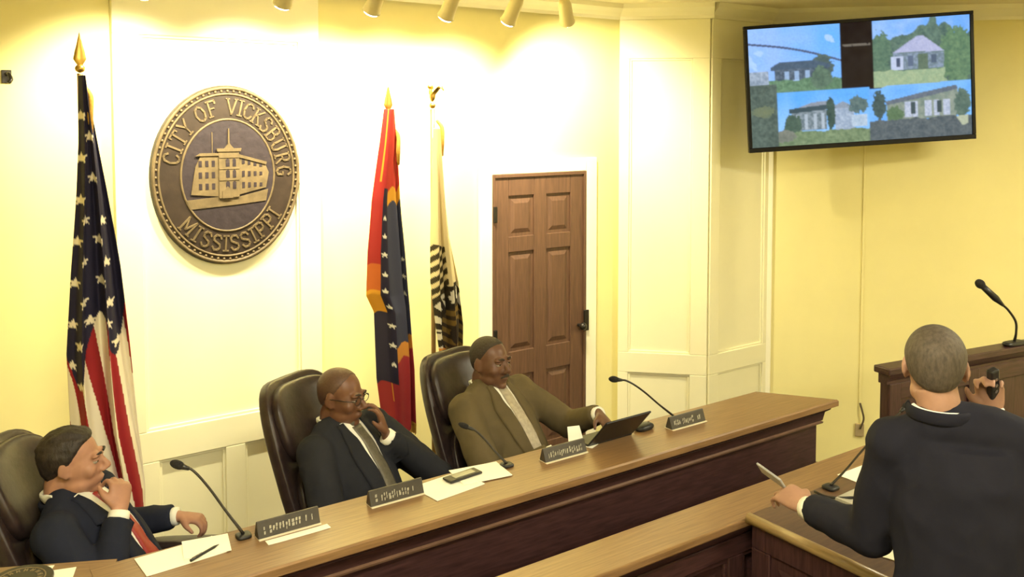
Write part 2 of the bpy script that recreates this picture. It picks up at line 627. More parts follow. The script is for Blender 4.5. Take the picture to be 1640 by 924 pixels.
# ---- front bar (lower panelled partition before the dais)
fb = thing('front_partition', 'lower panelled wooden partition with honey brown cap running to the lectern', 'partition', B(0, -.36, FZ), TH)
FA0, FA1 = -1.6, 1.62
MB().box(FA0, FA1, -.10, .088, .868 - FZ, .90 - FZ).build('cap', M_TOP, fb, bevel=.006)
cv = [(y, z - FZ) for y, z in [(-.09, .868), (-.082, .85), (-.062, .838), (-.055, .82), (.05, .82), (.06, .868)]]
MB().prism(cv, FA0, FA1 - .02, 'yz').build('cap_moulding', M_DARK, fb)
MB().box(FA0, FA1 - .03, -.04, .045, 0, .82 - FZ).build('core', M_DARK, fb)
x = FA0
pw = .62
first = None
while x < .55:
    MB().box(x, x + .075, -.062, -.04, .14, .75 - FZ).build('stile', M_DARKV, fb, bevel=.004)
    # raised field inside a moulding
    q = MB()
    x0, x1, z0, z1 = x + .075, x + pw, .14, .75 - FZ
    d = .018
    q.box(x0, x1, -.056, -.04, z1 - d, z1).box(x0, x1, -.056, -.04, z0, z0 + d).box(x0, x0 + d, -.056, -.04, z0 + d, z1 - d).box(x1 - d, x1, -.056, -.04, z0 + d, z1 - d)
    q.build('panel_moulding', M_DARK, fb, bevel=.004)
    q = MB()
    vs = [(x0 + .05, -.041, z0 + .05), (x1 - .05, -.041, z0 + .05), (x1 - .05, -.041, z1 - .05), (x0 + .05, -.041, z1 - .05),
          (x0 + .08, -.052, z0 + .08), (x1 - .08, -.052, z0 + .08), (x1 - .08, -.052, z1 - .08), (x0 + .08, -.052, z1 - .08)]
    q.add(vs, [(4, 5, 6, 7), (0, 1, 5, 4), (1, 2, 6, 5), (2, 3, 7, 6), (3, 0, 4, 7), (3, 2, 1, 0)]).build('raised_panel', M_DARK, fb)
    x += pw
MB().box(FA0, FA1 - .03, -.062, -.04, .75 - FZ, .82 - FZ).build('top_rail', M_DARK, fb, bevel=.004)
MB().box(FA0, FA1 - .03, -.066, -.04, 0, .14).build('bottom_rail', M_DARK, fb, bevel=.004)

# ---- lectern (speaker's stand) reaching out from the partition
lt = thing('speaker_lectern', 'dark wooden speaker lectern desk with a pale rounded edge beside the standing man', 'lectern', B(.75, -.74, 0), TH)
lx0, lx1, ly0, ly1 = -.45, .50, -.285, .275
MB().box(lx0 + .02, lx1, ly0, ly1, .885, .918).build('desk_top', M_LECT, lt, bevel=.004)
e = MB().tube([(lx0 + .012, ly0, .905), (lx0 + .012, ly1, .905)], [.019, .019], n=14, sub=1, side=(0, 0, 1))
e.build('edge_rail', M_RAIL, lt, smooth=True)
MB().box(lx0 + .03, lx1 - .03, ly0 + .04, ly1 - .01, .06, .885).build('body', M_DARKV, lt)
sp = MB()
sp.box(lx0 + .018, lx0 + .03, ly0 + .04, ly1 - .01, .80, .885)
sp.box(lx0 + .018, lx0 + .03, ly0 + .04, ly1 - .01, .06, .16)
sp.box(lx0 + .018, lx0 + .03, ly0 + .04, ly0 + .11, .16, .80)
sp.box(lx0 + .018, lx0 + .03, ly1 - .09, ly1 - .01, .16, .80)
sp.build('side_frame', M_DARKV, lt, bevel=.004)
q = MB()
y0, y1, z0, z1 = ly0 + .14, ly1 - .12, .20, .76
vs = [(lx0 + .03, y0, z0), (lx0 + .03, y1, z0), (lx0 + .03, y1, z1), (lx0 + .03, y0, z1),
      (lx0 + .02, y0 + .03, z0 + .03), (lx0 + .02, y1 - .03, z0 + .03), (lx0 + .02, y1 - .03, z1 - .03), (lx0 + .02, y0 + .03, z1 - .03)]
q.add(vs, [(4, 5, 6, 7), (0, 1, 5, 4), (1, 2, 6, 5), (2, 3, 7, 6), (3, 0, 4, 7), (3, 2, 1, 0)]).build('raised_panel', M_DARKV, lt)
MB().box(lx0 + .05, lx1 - .05, ly0 + .06, ly1 - .02, FZ, .06).build('plinth', M_DARKV, lt)

# ---- tall podium behind the standing man
pang = math.atan2(4.716 - 4.254, 2.776 - 1.828)
pd = thing('podium', 'tall dark wooden partition with a flat cap behind the standing man', 'partition', (1.80, 4.18, 0), pang)
MB().box(-.0, 1.35, -.02, .075, 1.115, 1.15).build('cap', M_DARK, pd, bevel=.006)
MB().prism([(-.005, 1.115), (.005, 1.09), (.018, 1.075), (.018, 1.06), (.07, 1.06), (.07, 1.115)], .03, 1.32, 'yz').build('cap_moulding', M_DARK, pd)
MB().box(.045, 1.30, .025, .07, FZ, 1.06).build('body', M_DARKV, pd)
for x0, x1 in [(.045, .12), (.62, .70), (1.22, 1.30)]:
    MB().box(x0, x1, .012, .025, .10, 1.06).build('stile', M_DARKV, pd, bevel=.004)
for z0, z1 in [(FZ, .10), (.98, 1.06)]:
    MB().box(.12, 1.22, .014, .025, z0, z1).build('rail', M_DARK, pd, bevel=.004)


# ================================================================== microphones
def mic(name, label, base, pts, head_len=.05, foam=.014, base_size=(.024, .024, .012), stem=.0042, group='gooseneck microphones', rz=TH):
    """base in world, pts world positions of the gooseneck, last is the tip"""
    t = thing(name, label, 'microphone', base, rz, group)
    inv = Matrix.Rotation(-rz, 4, 'Z') @ Matrix.Translation(-V(base))
    P = [inv @ V(p) for p in pts]
    bx, by, bz = base_size
    MB().ellipsoid((0, 0, bz / 2), (bx, by, bz / 2 + .001), e=.5, nu=20, nv=8).build('base', M_PLASTIC, t, smooth=True)
    P = [V((0, 0, bz))] + P
    d = (P[-1] - P[-2]).normalized()
    MB().tube(P, [stem * 1.3] + [stem] * (len(P) - 1), n=8, sub=6).build('gooseneck', M_METAL, t, smooth=True)
    MB().tube([P[-1] - d * .01, P[-1] + d * head_len * .4], [stem * 1.3, foam * .8], n=12, sub=2).build('collar', M_PLASTIC, t, smooth=True)
    m_ = MB()
    if head_len > .1:
        MB().tube([P[-1] - d * .01, P[-1] + d * .03, P[-1] + d * .05, P[-1] + d * (head_len - .02)], [.008, .015, .019, .016], n=12, sub=2).build('handle', M_PLASTIC, t, smooth=True)
        m_.ellipsoid(P[-1] + d * head_len, (.024, .024, .028), rot=d.to_track_quat('Z', 'Y').to_matrix(), nu=14, nv=10)
    else:
        m_.ellipsoid(P[-1] + d * head_len * .6, (foam, foam, head_len * .5), rot=d.to_track_quat('Z', 'Y').to_matrix(), nu=14, nv=10)
    m_.build('windscreen', mat('black_foam', (.012, .011, .012), .95, .3, 200, bump=.5), t, smooth=True)
    return t


def arc(p0, p1, up, n=5, bend=.5):
    """from p0 rising then bending over to p1"""
    p0, p1 = V(p0), V(p1)
    c = p0 + (p1 - p0) * bend + V((0, 0, up))
    return [p0 * (1 - s) ** 2 + c * 2 * s * (1 - s) + p1 * s * s for s in [i / n for i in range(1, n + 1)]]


mb_ = B(-1.302, .235, 1.0)
mic('gooseneck_microphone', 'gooseneck microphone beside the nearest nameplate, bent towards the nearest seated man', mb_, arc(mb_, B(-1.452, .33, 1.232), .05, bend=.82))
mb_ = B(-.275, .23, 1.0)
mic('gooseneck_microphone', 'gooseneck microphone at the papers before the man in the olive suit', mb_, arc(mb_, B(-.375, .33, 1.14), .03, bend=.8), foam=.011)
mb_ = B(.645, .235, 1.0)
mic('gooseneck_microphone', 'gooseneck microphone by the farthest nameplate, before the empty panelled wall', mb_, arc(mb_, B(.40, .33, 1.2), .05, bend=.8))
# on the lectern
mb_ = B(.745, -.50, .918)
mic('gooseneck_microphone', 'gooseneck microphone on the speaker lectern, leaning behind the standing man', mb_, arc(mb_, B(1.12, -.56, 1.17), .03, bend=.5), base_size=(.028, .028, .014))
# on the tall podium
mb_ = V((2.665, 4.615, 1.15))
mic('gooseneck_microphone', 'gooseneck microphone with a long black head on the tall dark partition', mb_,
    [V((2.664, 4.60, 1.22)), V((2.660, 4.60, 1.28)), V((2.62, 4.60, 1.34)), V((2.585, 4.60, 1.372))], head_len=.16, foam=.020, base_size=(.075, .03, .022), stem=.006, rz=pang)


# ================================================================== things on the dais
def nameplate(a, b, n, label, seed, zt=1.0, ang=0.0):
    t = thing('nameplate', label, 'nameplate', B(a, b, zt), TH + ang, 'nameplates on the dais bench')
    m_ = MB().prism([(-.022, 0), (.022, 0), (.006, .052), (-.002, .052)], -.105, .105, 'yz')
    m_.build('holder', mat('nameplate_wood', (.05, .042, .035), .4, .3, 30), t, bevel=.002)
    # engraved strip, its small lettering cannot be read
    rnd = random.Random(seed)
    L = MB()
    nrm = V((0, -.052, .020)).normalized()
    x = -.085
    while x < .08:
        wd_ = rnd.choice([.006, .008, .010])
        if rnd.random() < .14:
            x += .010
            continue
        for piece in range(2):
            zz = .016 + rnd.random() * .008 + piece * .010
            yy = -.022 + .020 * zz / .052 - .0008
            L.box(x, x + wd_ * (.35 + .5 * rnd.random()), yy - .0012, yy + .001, zz - .004, zz + .006)
        x += wd_ + .003
    L.build('lettering', mat('plate_lettering', (.40, .38, .31), .6, .05, 20), t)['kind'] = 'stuff'
    MB().box(-.105, .105, -.028, .024, -.0, .0035).build('foot', mat('plate_foot', (.72, .66, .50), .4, .05, 20), t)
    return t


nameplate(-1.165, .205, 0, 'dark nameplate nearest the camera, beside a bent microphone', 3)
nameplate(-.765, .215, 0, 'dull nameplate before the man in the charcoal suit', 5)
nameplate(-.03, .185, 0, 'dark nameplate left of the black tablet', 8)
nameplate(.64, .165, 0, 'dark nameplate farthest along the bench', 11)


def paper(name, label, a, b, w_, h_, ang, z=1.0, th=.002, group='papers on the dais'):
    o = MB()
    n = 6
    vs, fs = [], []
    for k, zz in enumerate((0, th)):
        for i in range(n + 1):
            for j in range(2):
                x = -w_ / 2 + w_ * i / n
                y = -h_ / 2 + h_ * j
                curl = .004 * max(0, (abs(x) / w_ - .35)) * (1 if k else 1)
                vs.append((x, y, zz + curl))
    m = (n + 1) * 2
    for i in range(n):
        a0 = i * 2
        fs.append((a0, a0 + 1, a0 + 3, a0 + 2))
        fs.append((m + a0, m + a0 + 2, m + a0 + 3, m + a0 + 1))
        fs.append((a0, a0 + 2, m + a0 + 2, m + a0))
        fs.append((a0 + 1, m + a0 + 1, m + a0 + 3, a0 + 3))
    fs.append((0, m, m + 1, 1))
    fs.append((2 * n, 2 * n + 1, m + 2 * n + 1, m + 2 * n))
    o.add(vs, fs)
    ob = o.build(name, M_PAPER)
    ob.location = B(a, b, z + .0005)
    ob.rotation_euler = (0, 0, TH + ang)
    tag(ob, label, 'paper', group)
    return ob


paper('paper_sheet', 'white sheet lying before the nearest seated man', -1.50, .225, .24, .13, .06)
paper('paper_sheet', 'white sheet beside the nearest microphone base', -1.42, .235, .14, .12, -.2, z=1.003)
paper('paper_sheet', 'narrow white sheet under the nearest nameplate front', -1.15, .150, .21, .03, .0)
paper('paper_sheet', 'white sheet at the left of the pair under the dark phone', -.555, .20, .22, .155, .12)
paper('paper_sheet', 'white sheet at the right of the pair near the bent microphone', -.40, .225, .20, .145, -.15, z=1.003)
paper('paper_sheet', 'small white sheet before the black tablet', .125, .235, .06, .09, .4)
paper('paper_sheet', 'white sheet on the lower bench wing beside the black round emblem', -1.825, .305, .075, .085, -.3, z=.998)
paper('paper_sheet', 'second white sheet at the far left of the lower bench wing', -1.885, .372, .09, .07, -.45, z=.998)

hs_ = MB()
hs_.add([(-.035, 0, 0), (.04, .01, .0), (.03, .03, .060), (-.03, .022, .065), (-.035, .003, 0), (.04, .013, .0), (.03, .033, .060), (-.03, .025, .065)],
        [(0, 1, 2, 3), (7, 6, 5, 4), (0, 4, 5, 1), (1, 5, 6, 2), (2, 6, 7, 3), (3, 7, 4, 0)])
ho = hs_.build('paper_sheet', M_PAPER)
ho.location = B(.10, .265, 1.001)
ho.rotation_euler = (0, 0, TH - .2)
tag(ho, 'folded cream sheet propped up between the olive suit and the laptop', 'paper', 'papers on the dais')

ph = thing('phone', 'dark phone lying on the white sheets of the dais', 'phone', B(-.475, .232, 1.0055), TH + .1)
MB().box(-.075, .075, -.028, .028, 0, .010).build('case', M_PLASTIC, ph, bevel=.006)
MB().box(-.045, .05, -.016, .016, .010, .0115).build('screen', mat('phone_glass', (.22, .22, .2), .15, .1, 9), ph)

pen = thing('pen', 'short dark pen on the sheet before the nearest seated man', 'pen', B(-1.44, .185, 1.0095), TH + .5)
MB().tube([(-.055, 0, 0), (-.02, 0, 0), (.04, 0, 0), (.06, 0, 0)], [.0042, .0045, .0045, .001], n=10, sub=1).build('barrel', M_PLASTIC, pen, smooth=True)
MB().box(-.05, -.01, -.001, .001, .0035, .0065).build('clip', M_CHROME, pen)

# round black emblem lying on the bench wing (only its far rim is in view)
em = thing('round_emblem', 'black round mat with pale lettering lying at the bottom left corner', 'mat', B(-1.925, .335, 1.002), TH)
MB().disc((0, 0, 0), .088, .006, 40, bevel=.002).build('disc', mat('emblem_black', (.014, .011, .010), .45, .2, 30), em)
rg = MB().tube([(.066 * math.cos(x), .066 * math.sin(x), .0062) for x in [i * PI / 12 for i in range(24)]], [.002] * 24, n=6, sub=1, closed=True, side=(0, 0, 1))
rg.build('ring', mat('emblem_ring', (.20, .15, .08), .5, .2, 20), em)
for i in range(16):
    x = 2 * PI * i / 16
    m_ = MB()
    m_.mx = Matrix.Translation((.052 * math.cos(x), .052 * math.sin(x), .0062)) @ Matrix.Rotation(x - PI / 2, 4, 'Z')
    m_.box(-.005, -.002, -.007, .007, -.0006, .0010).box(.002, .005, -.007, .007, -.0006, .0010).box(-.002, .002, -.001, .002, -.0006, .0010)
    m_.build('mark', mat('emblem_ring', (.20, .15, .08), .5), em)

# tablet with its folded base
lp = thing('laptop', 'small black open laptop in front of the man in the olive suit', 'laptop', B(.235, .215, 1.0), TH + .02)
MB().box(-.125, .125, -.01, .085, 0, .012).build('base', M_PLASTIC, lp, bevel=.003)
m_ = MB()
m_.mx = Matrix.Translation((0, -.012, .010)) @ Matrix.Rotation(math.radians(42), 4, 'X')
m_.box(-.125, .125, -.004, .004, 0, .165)
lid = m_.build('lid', M_PLASTIC, lp, bevel=.003)
m_ = MB()
m_.mx = Matrix.Translation((0, -.012, .010)) @ Matrix.Rotation(math.radians(42), 4, 'X')
m_.box(-.115, .115, .004, .0052, .012, .155)
m_.build('display', mat('phone_glass', (.22, .22, .2), .15), lid)
ms = thing('computer_mouse', 'black computer mouse beside the small laptop', 'mouse', B(.445, .225, 1.0), TH + .1)
MB().ellipsoid((0, 0, .012), (.052, .03, .016), e=.8).build('shell', M_PLASTIC, ms, smooth=True)
MB().ellipsoid((.028, 0, .024), (.009, .003, .005)).build('wheel', M_METAL, ms, smooth=True)

# things on the lectern
pp = paper('paper_sheet', 'grey white sheet beside the microphone on the lectern', .99, -.50, .22, .13, .0, z=.918, group='papers on the lectern')
pp2 = paper('paper_sheet', 'grey white sheet on the lectern seen under the standing man\'s arm', .52, -.905, .20, .13, .25, z=.918, group='papers on the lectern')
bd = thing('binder', 'open grey binder on the lectern beside the microphone', 'binder', B(.80, -.66, .9185), TH + .05)
MB().box(-.15, .15, -.10, .09, 0, .006).build('cover', mat('grey_vinyl', (.17, .16, .13), .4, .2, 12), bd, bevel=.002)
MB().box(-.14, .14, -.09, .085, .006, .018).build('pages', mat('grey_pages', (.38, .36, .29), .7, .1, 40), bd, bevel=.002)
cbl = MB().tube([B(.66, -.49, .925), B(.66, -.55, .925), B(.69, -.62, .94), B(.76, -.655, .944), B(.86, -.655, .944), B(.93, -.60, .945)], [.005] * 6, n=8, sub=6).build('microphone_cable', M_PLASTIC, None, smooth=True)
tag(cbl, 'black cable looping over the lectern in front of its microphone', 'cable')

# ================================================================== round city seal
SX, SZ = .383, .462
sl = thing('city_seal', 'large round bronze city seal with raised building on the ivory wall', 'seal', B(-.795, 2.022, 2.06), TH)


def ell(r, y, n=64):
    return [(r * SX * math.cos(i * 2 * PI / n), y, r * SZ * math.sin(i * 2 * PI / n)) for i in range(n)]


def ell_plate(r0, y0, r1, y1, n=64):
    m_ = MB()
    a_, b_ = ell(r0, y0, n), ell(r1, y1, n)
    m_.add(a_ + b_, [tuple(range(n)), tuple(range(2 * n - 1, n - 1, -1))] + [(i, (i + 1) % n, n + (i + 1) % n, n + i) for i in range(n)])
    return m_


ell_plate(1.0, 0, .99, -.026).build('disc', M_BRONZE, sl)
for r, th in ((.965, .009), (.90, .006), (.62, .006)):
    MB().tube(ell(r, -.027), [th] * 64, n=8, sub=1, closed=True, side=(0, 1, 0)).build('ring', M_BRONZE_L if r != .9 else M_BRONZE_L, sl, smooth=True)
# rope beads between the outer rings
bead = MB().ellipsoid((0, 0, 0), (.0075, .006, .0075), nu=8, nv=6).mesh('bead')
bead.materials.append(M_BRONZE_L)
bead.shade_smooth()
for i in range(72):
    o = bpy.data.objects.new('bead', bead)
    link(o, sl)
    th = 2 * PI * i / 72
    o.location = (.933 * SX * math.cos(th), -.028, .933 * SZ * math.sin(th))
ell_plate(.62, -.024, .615, -.029).build('field', M_BRONZE_B, sl)

S_ = [(.85, .80), (.70, .97), (.35, 1.0), (.15, .85), (.18, .64), (.45, .52), (.78, .40), (.87, .2), (.68, .02), (.32, 0), (.12, .2)]
GL = {
    'C': [[(.9, .78), (.75, .95), (.5, 1), (.22, .88), (.08, .5), (.22, .12), (.5, 0), (.75, .05), (.9, .22)]],
    'I': [[(.5, 0), (.5, 1)], [(.25, 0), (.75, 0)], [(.25, 1), (.75, 1)]],
    'T': [[(.5, 0), (.5, 1)], [(.05, .85), (.05, 1), (.95, 1), (.95, .85)], [(.3, 0), (.7, 0)]],
    'Y': [[(.05, 1), (.5, .5), (.95, 1)], [(.5, .5), (.5, 0)], [(.3, 0), (.7, 0)]],
    'O': [[(.5, 1), (.2, .86), (.06, .5), (.2, .14), (.5, 0), (.8, .14), (.94, .5), (.8, .86), (.5, 1)]],
    'F': [[(.25, 0), (.25, 1), (.9, 1), (.9, .82)], [(.25, .52), (.7, .52)], [(.08, 0), (.45, 0)], [(.08, 1), (.3, 1)]],
    'V': [[(.05, 1), (.5, 0), (.95, 1)], [(-.08, 1), (.22, 1)], [(.78, 1), (1.08, 1)]],
    'K': [[(.2, 0), (.2, 1)], [(.9, 1), (.22, .45)], [(.42, .6), (.92, 0)], [(.03, 0), (.37, 0)], [(.03, 1), (.37, 1)], [(.75, 0), (1.05, 0)]],
    'S': [S_],
    'B': [[(.2, 0), (.2, 1), (.6, 1), (.82, .88), (.8, .64), (.6, .53), (.22, .53)], [(.6, .53), (.88, .42), (.9, .15), (.65, 0), (.05, 0)], [(.05, 1), (.2, 1)]],
    'U': [[(.15, 1), (.15, .3), (.3, .04), (.5, 0), (.7, .04), (.85, .3), (.85, 1)], [(0, 1), (.3, 1)], [(.7, 1), (1, 1)]],
    'R': [[(.2, 0), (.2, 1), (.65, 1), (.85, .86), (.83, .62), (.62, .5), (.22, .5)], [(.5, .5), (.92, 0)], [(.03, 0), (.37, 0)], [(.05, 1), (.2, 1)]],
    'G': [[(.9, .78), (.75, .95), (.5, 1), (.22, .88), (.08, .5), (.22, .12), (.5, 0), (.8, .08), (.85, .42), (.6, .42)]],
    'M': [[(.1, 0), (.1, 1), (.5, .25), (.9, 1), (.9, 0)], [(-.04, 0), (.24, 0)], [(.76, 0), (1.04, 0)]],
    'P': [[(.2, 0), (.2, 1), (.65, 1), (.87, .86), (.85, .58), (.62, .46), (.22, .46)], [(.03, 0), (.4, 0)], [(.05, 1), (.2, 1)]],
}


def letter(ch, mx, w_, h_, m, parent, th=.145, dy=.006):
    q = MB()
    q.mx = mx
    for k, st in enumerate(GL[ch]):
        t_ = th if k == 0 or len(GL[ch]) < 3 else th * .8
        for (x0, z0), (x1, z1) in zip(st[:-1], st[1:]):
            p0, p1 = V(((x0 - .5) * w_, 0, (z0 - .5) * h_)), V(((x1 - .5) * w_, 0, (z1 - .5) * h_))
            d = (p1 - p0)
            if d.length < 1e-6:
                continue
            d.normalize()
            n_ = V((-d.z, 0, d.x)) * t_ * h_ * .5
            p0 -= d * t_ * h_ * .3
            p1 += d * t_ * h_ * .3
            y = V((0, -dy, 0))
            q.add([p0 + n_, p0 - n_, p1 - n_, p1 + n_, p0 + n_ * .7 + y, p0 - n_ * .7 + y, p1 - n_ * .7 + y, p1 + n_ * .7 + y],
                  [(0, 1, 2, 3), (7, 6, 5, 4), (0, 4, 5, 1), (1, 5, 6, 2), (2, 6, 7, 3), (3, 7, 4, 0)])
    return q.build('letter', m, parent)


topT = [('C', -75), ('I', -66), ('T', -57), ('Y', -46), ('O', -28), ('F', -16), ('V', 4), ('I', 13), ('C', 21.5), ('K', 32), ('S', 43), ('B', 53.5), ('U', 65), ('R', 76.5), ('G', 88)]
for ch, an in topT:
    t_ = math.radians(an)
    mx = Matrix.Translation((.762 * SX * math.sin(t_), -.026, .762 * SZ * math.cos(t_))) @ Matrix.Rotation(t_, 4, 'Y')
    letter(ch, mx, .052 if ch != 'I' else .045, .078, M_BRONZE_L, sl)
botT = [('M', -45), ('I', -34), ('S', -24), ('S', -13), ('I', -4), ('S', 5), ('S', 16), ('I', 25), ('P', 34), ('P', 45), ('I', 54)]
for ch, an in botT:
    t_ = math.radians(an)
    mx = Matrix.Translation((.762 * SX * math.sin(t_), -.026, -.762 * SZ * math.cos(t_))) @ Matrix.Rotation(-t_, 4, 'Y')
    letter(ch, mx, .052 if ch != 'M' else .062, .076, M_BRONZE_L, sl)


def srel(poly, y0, y1):
    m_ = MB()
    n = len(poly)
    vs = [(x * SX, y0, z * SZ) for x, z in poly] + [(x * SX, y1, z * SZ) for x, z in poly]
    m_.add(vs, [tuple(range(n)), tuple(range(2 * n - 1, n - 1, -1))] + [(i, (i + 1) % n, n + (i + 1) % n, n + i) for i in range(n)])
    return m_


bld = srel([(-.50, -.20), (-.13, -.23), (-.13, .24), (-.36, .24), (-.44, .10)], -.028, -.036).build('left_wing', M_BRONZE_L, sl)
srel([(.12, -.22), (.50, -.15), (.54, .02), (.48, .14), (.12, .23)], -.028, -.036).build('right_wing', M_BRONZE_L, sl)
cb_ = srel([(-.14, -.25), (.13, -.24), (.13, .28), (.06, .30), (0, .36), (-.06, .30), (-.14, .28)], -.028, -.043).build('centre_block', M_BRONZE_L, sl)
srel([(-.012, .34), (.012, .34), (.006, .52), (-.006, .52)], -.028, -.038).build('spire', M_BRONZE_L, sl)
srel([(-.22, .24), (-.212, .24), (-.212, .48), (-.22, .48)], -.028, -.033).build('flag_pole', M_BRONZE_L, sl)
srel([(-.16, .265), (.15, .265), (.16, .30), (-.17, .30)], -.036, -.048).build('eaves', M_BRONZE_L, sl)
srel([(.12, .20), (.50, .11), (.51, .14), (.12, .235)], -.034, -.042).build('eaves', M_BRONZE_L, sl)
srel([(-.44, .22), (-.13, .22), (-.13, .25), (-.38, .25)], -.034, -.042).build('eaves', M_BRONZE_L, sl)
srel([(-.56, -.26), (-.14, -.235), (.13, -.245), (.53, -.17), (.50, -.30), (.10, -.33), (-.50, -.36)], -.028, -.034).build('lawn', M_BRONZE_L, sl)
for i in range(3):
    zt = -.15 + i * .125
    srel([(-.05, zt), (-.0, zt), (-.0, zt + .075), (-.025, zt + .09), (-.05, zt + .075)], -.042, -.0445).build('window', M_BRONZE_B, sl)
    srel([(.04, zt), (.085, zt), (.085, zt + .075), (.0625, zt + .09), (.04, zt + .075)], -.042, -.0445).build('window', M_BRONZE_B, sl)
    for k in range(4):
        x = .17 + k * .08
        h_ = .07 * (1 - k * .12)
        zz = zt + (.02 - .012 * k if i == 2 else .004 * k)
        srel([(x, zz), (x + .038, zz + .004), (x + .038, zz + h_), (x, zz + h_)], -.035, -.0375).build('window', M_BRONZE_B, sl)
    for k in range(3):
        x = -.40 + k * .085
        srel([(x, zt), (x + .042, zt), (x + .042, zt + .068), (x, zt + .068)], -.035, -.0375).build('window', M_BRONZE_B, sl)
for zt in (-.055, .07, .195):
    srel([(-.14, zt), (.13, zt), (.13, zt + .014), (-.14, zt + .014)], -.042, -.046).build('string_course', M_BRONZE_L, sl)
srel([(-.10, -.25), (.04, -.25), (.04, -.17), (-.03, -.12), (-.10, -.17)], -.042, -.047).build('doorway', M_BRONZE_L, sl)

# ================================================================== television
TW, TH_ = 1.45, .82
tv = thing('television', 'large black flat television showing four house photos, tilted high on the wall', 'television', (2.245, 5.706, 2.582))
tv.rotation_euler = (math.radians(2), math.radians(-3.8), math.radians(-2.4))
bz = .022
f = MB()
f.box(-TW / 2, TW / 2, -.012, .03, TH_ / 2 - bz, TH_ / 2).box(-TW / 2, TW / 2, -.012, .03, -TH_ / 2, -TH_ / 2 + bz * 1.4)
f.box(-TW / 2, -TW / 2 + bz, -.012, .03, -TH_ / 2 + bz * 1.4, TH_ / 2 - bz).box(TW / 2 - bz, TW / 2, -.012, .03, -TH_ / 2 + bz * 1.4, TH_ / 2 - bz)
f.build('bezel', M_SCREENB, tv, bevel=.003)
bk = MB().box(-TW / 2 + .01, TW / 2 - .01, .005, .05, -TH_ / 2 + .01, TH_ / 2 - .01)
bk.build('back_cover', M_SCREENB, tv, bevel=.01)
m_ = MB().box(-.2, .2, .05, .075, -.2, .2)
mt = m_.build('wall_mount', M_METAL, tv)
MB().tube([(0, .07, 0), (.06, .25, -.01), (.03, .46, -.02)], [.025, .022, .025], n=10).build('arm', M_METAL, mt, smooth=True)

NX, NY = 288, 160
rs = np.random.RandomState(4)


def nz2(cell, seed):
    r = np.random.RandomState(seed)
    g = r.rand(NY // cell + 3, NX // cell + 3)
    yy = np.linspace(0, NY / cell, NY + 1)
    xx = np.linspace(0, NX / cell, NX + 1)
    yi, xi = yy.astype(int), xx.astype(int)
    fy, fx = (yy - yi)[:, None], (xx - xi)[None]
    g00, g01, g10, g11 = g[yi][:, xi], g[yi][:, xi + 1], g[yi + 1][:, xi], g[yi + 1][:, xi + 1]
    return (g00 * (1 - fx) + g01 * fx) * (1 - fy) + (g10 * (1 - fx) + g11 * fx) * fy


N8, N4, N2, N16 = nz2(8, 1), nz2(4, 2), nz2(2, 3), nz2(16, 5)
UU, VV = np.meshgrid(np.linspace(0, 1, NX + 1), np.linspace(0, 1, NY + 1))
img = np.zeros((NY + 1, NX + 1, 3))
img[:] = lin(24, 14, 18)


def put(mask, c, c2=None, t_=None):
    if c2 is None:
        img[mask] = lin(*c)
    else:
        tt = t_ if t_ is not None else (N4 * .5 + N2 * .5)
        cc = np.array(lin(*c))[None, None] * (1 - tt[..., None]) + np.array(lin(*c2))[None, None] * tt[..., None]
        img[mask] = cc[mask]


def poly(pts):
    m_ = np.zeros_like(UU, dtype=bool)
    n = len(pts)
    for i in range(n):
        (x0, y0), (x1, y1) = pts[i], pts[(i + 1) % n]
        if y0 == y1:
            continue
        c = ((VV >= min(y0, y1)) & (VV < max(y0, y1))) & (UU < x0 + (VV - y0) * (x1 - x0) / (y1 - y0))
        m_ ^= c
    return m_


def rect(x0, x1, y0, y1):
    return (UU >= x0) & (UU < x1) & (VV >= y0) & (VV < y1)


def blob(cx, cy, rx, ry, rough=.5):
    return ((UU - cx) / rx) ** 2 + ((VV - cy) / ry) ** 2 < 1 + rough * (N4 + N2 - 1.0)


# upper left photo
A_ = rect(0, .42, 0, .56)
put(A_, (150, 190, 255), (105, 178, 255), np.clip((UU - .05) * 2.4 + (N16 - .5) * .5, 0, 1))
put(A_ & (N16 + N8 * .5 + VV * .9 > 1.32), (170, 205, 255))
put(A_ & (np.abs(VV - (.13 + (UU - .02) * .44 - .12 * np.sin((UU - .02) * 8) * .2)) < .009), (78, 90, 120))
put(A_ & blob(.33, .36, .055, .11, .6), (58, 78, 84), (98, 118, 112))
put(A_ & poly([(.10, .33), (.14, .29), (.30, .29), (.37, .33), (.37, .36), (.10, .36)]), (62, 82, 104), (84, 104, 124))
put(A_ & rect(.115, .36, .355, .445), (58, 74, 92), (104, 120, 138), N2)
for x in (.16, .205, .255, .30):
    put(A_ & rect(x, x + .022, .375, .445), (150, 178, 214))
put(A_ & (VV > .44 + .03 * (N8 - .5)), (72, 104, 82), (122, 160, 128))
put(A_ & blob(.33, .44, .05, .09, .6), (70, 92, 84), (104, 132, 112))
put(A_ & (UU < .09) & (VV > .36) & (VV < .47), (110, 130, 150), (190, 205, 225))
# lower left strip of foliage
A_ = rect(0, .125, .47, 1.01)
put(A_, (58, 74, 72), (104, 122, 112))
put(A_ & blob(.06, .70, .05, .05, .8), (120, 128, 96), (100, 116, 100))
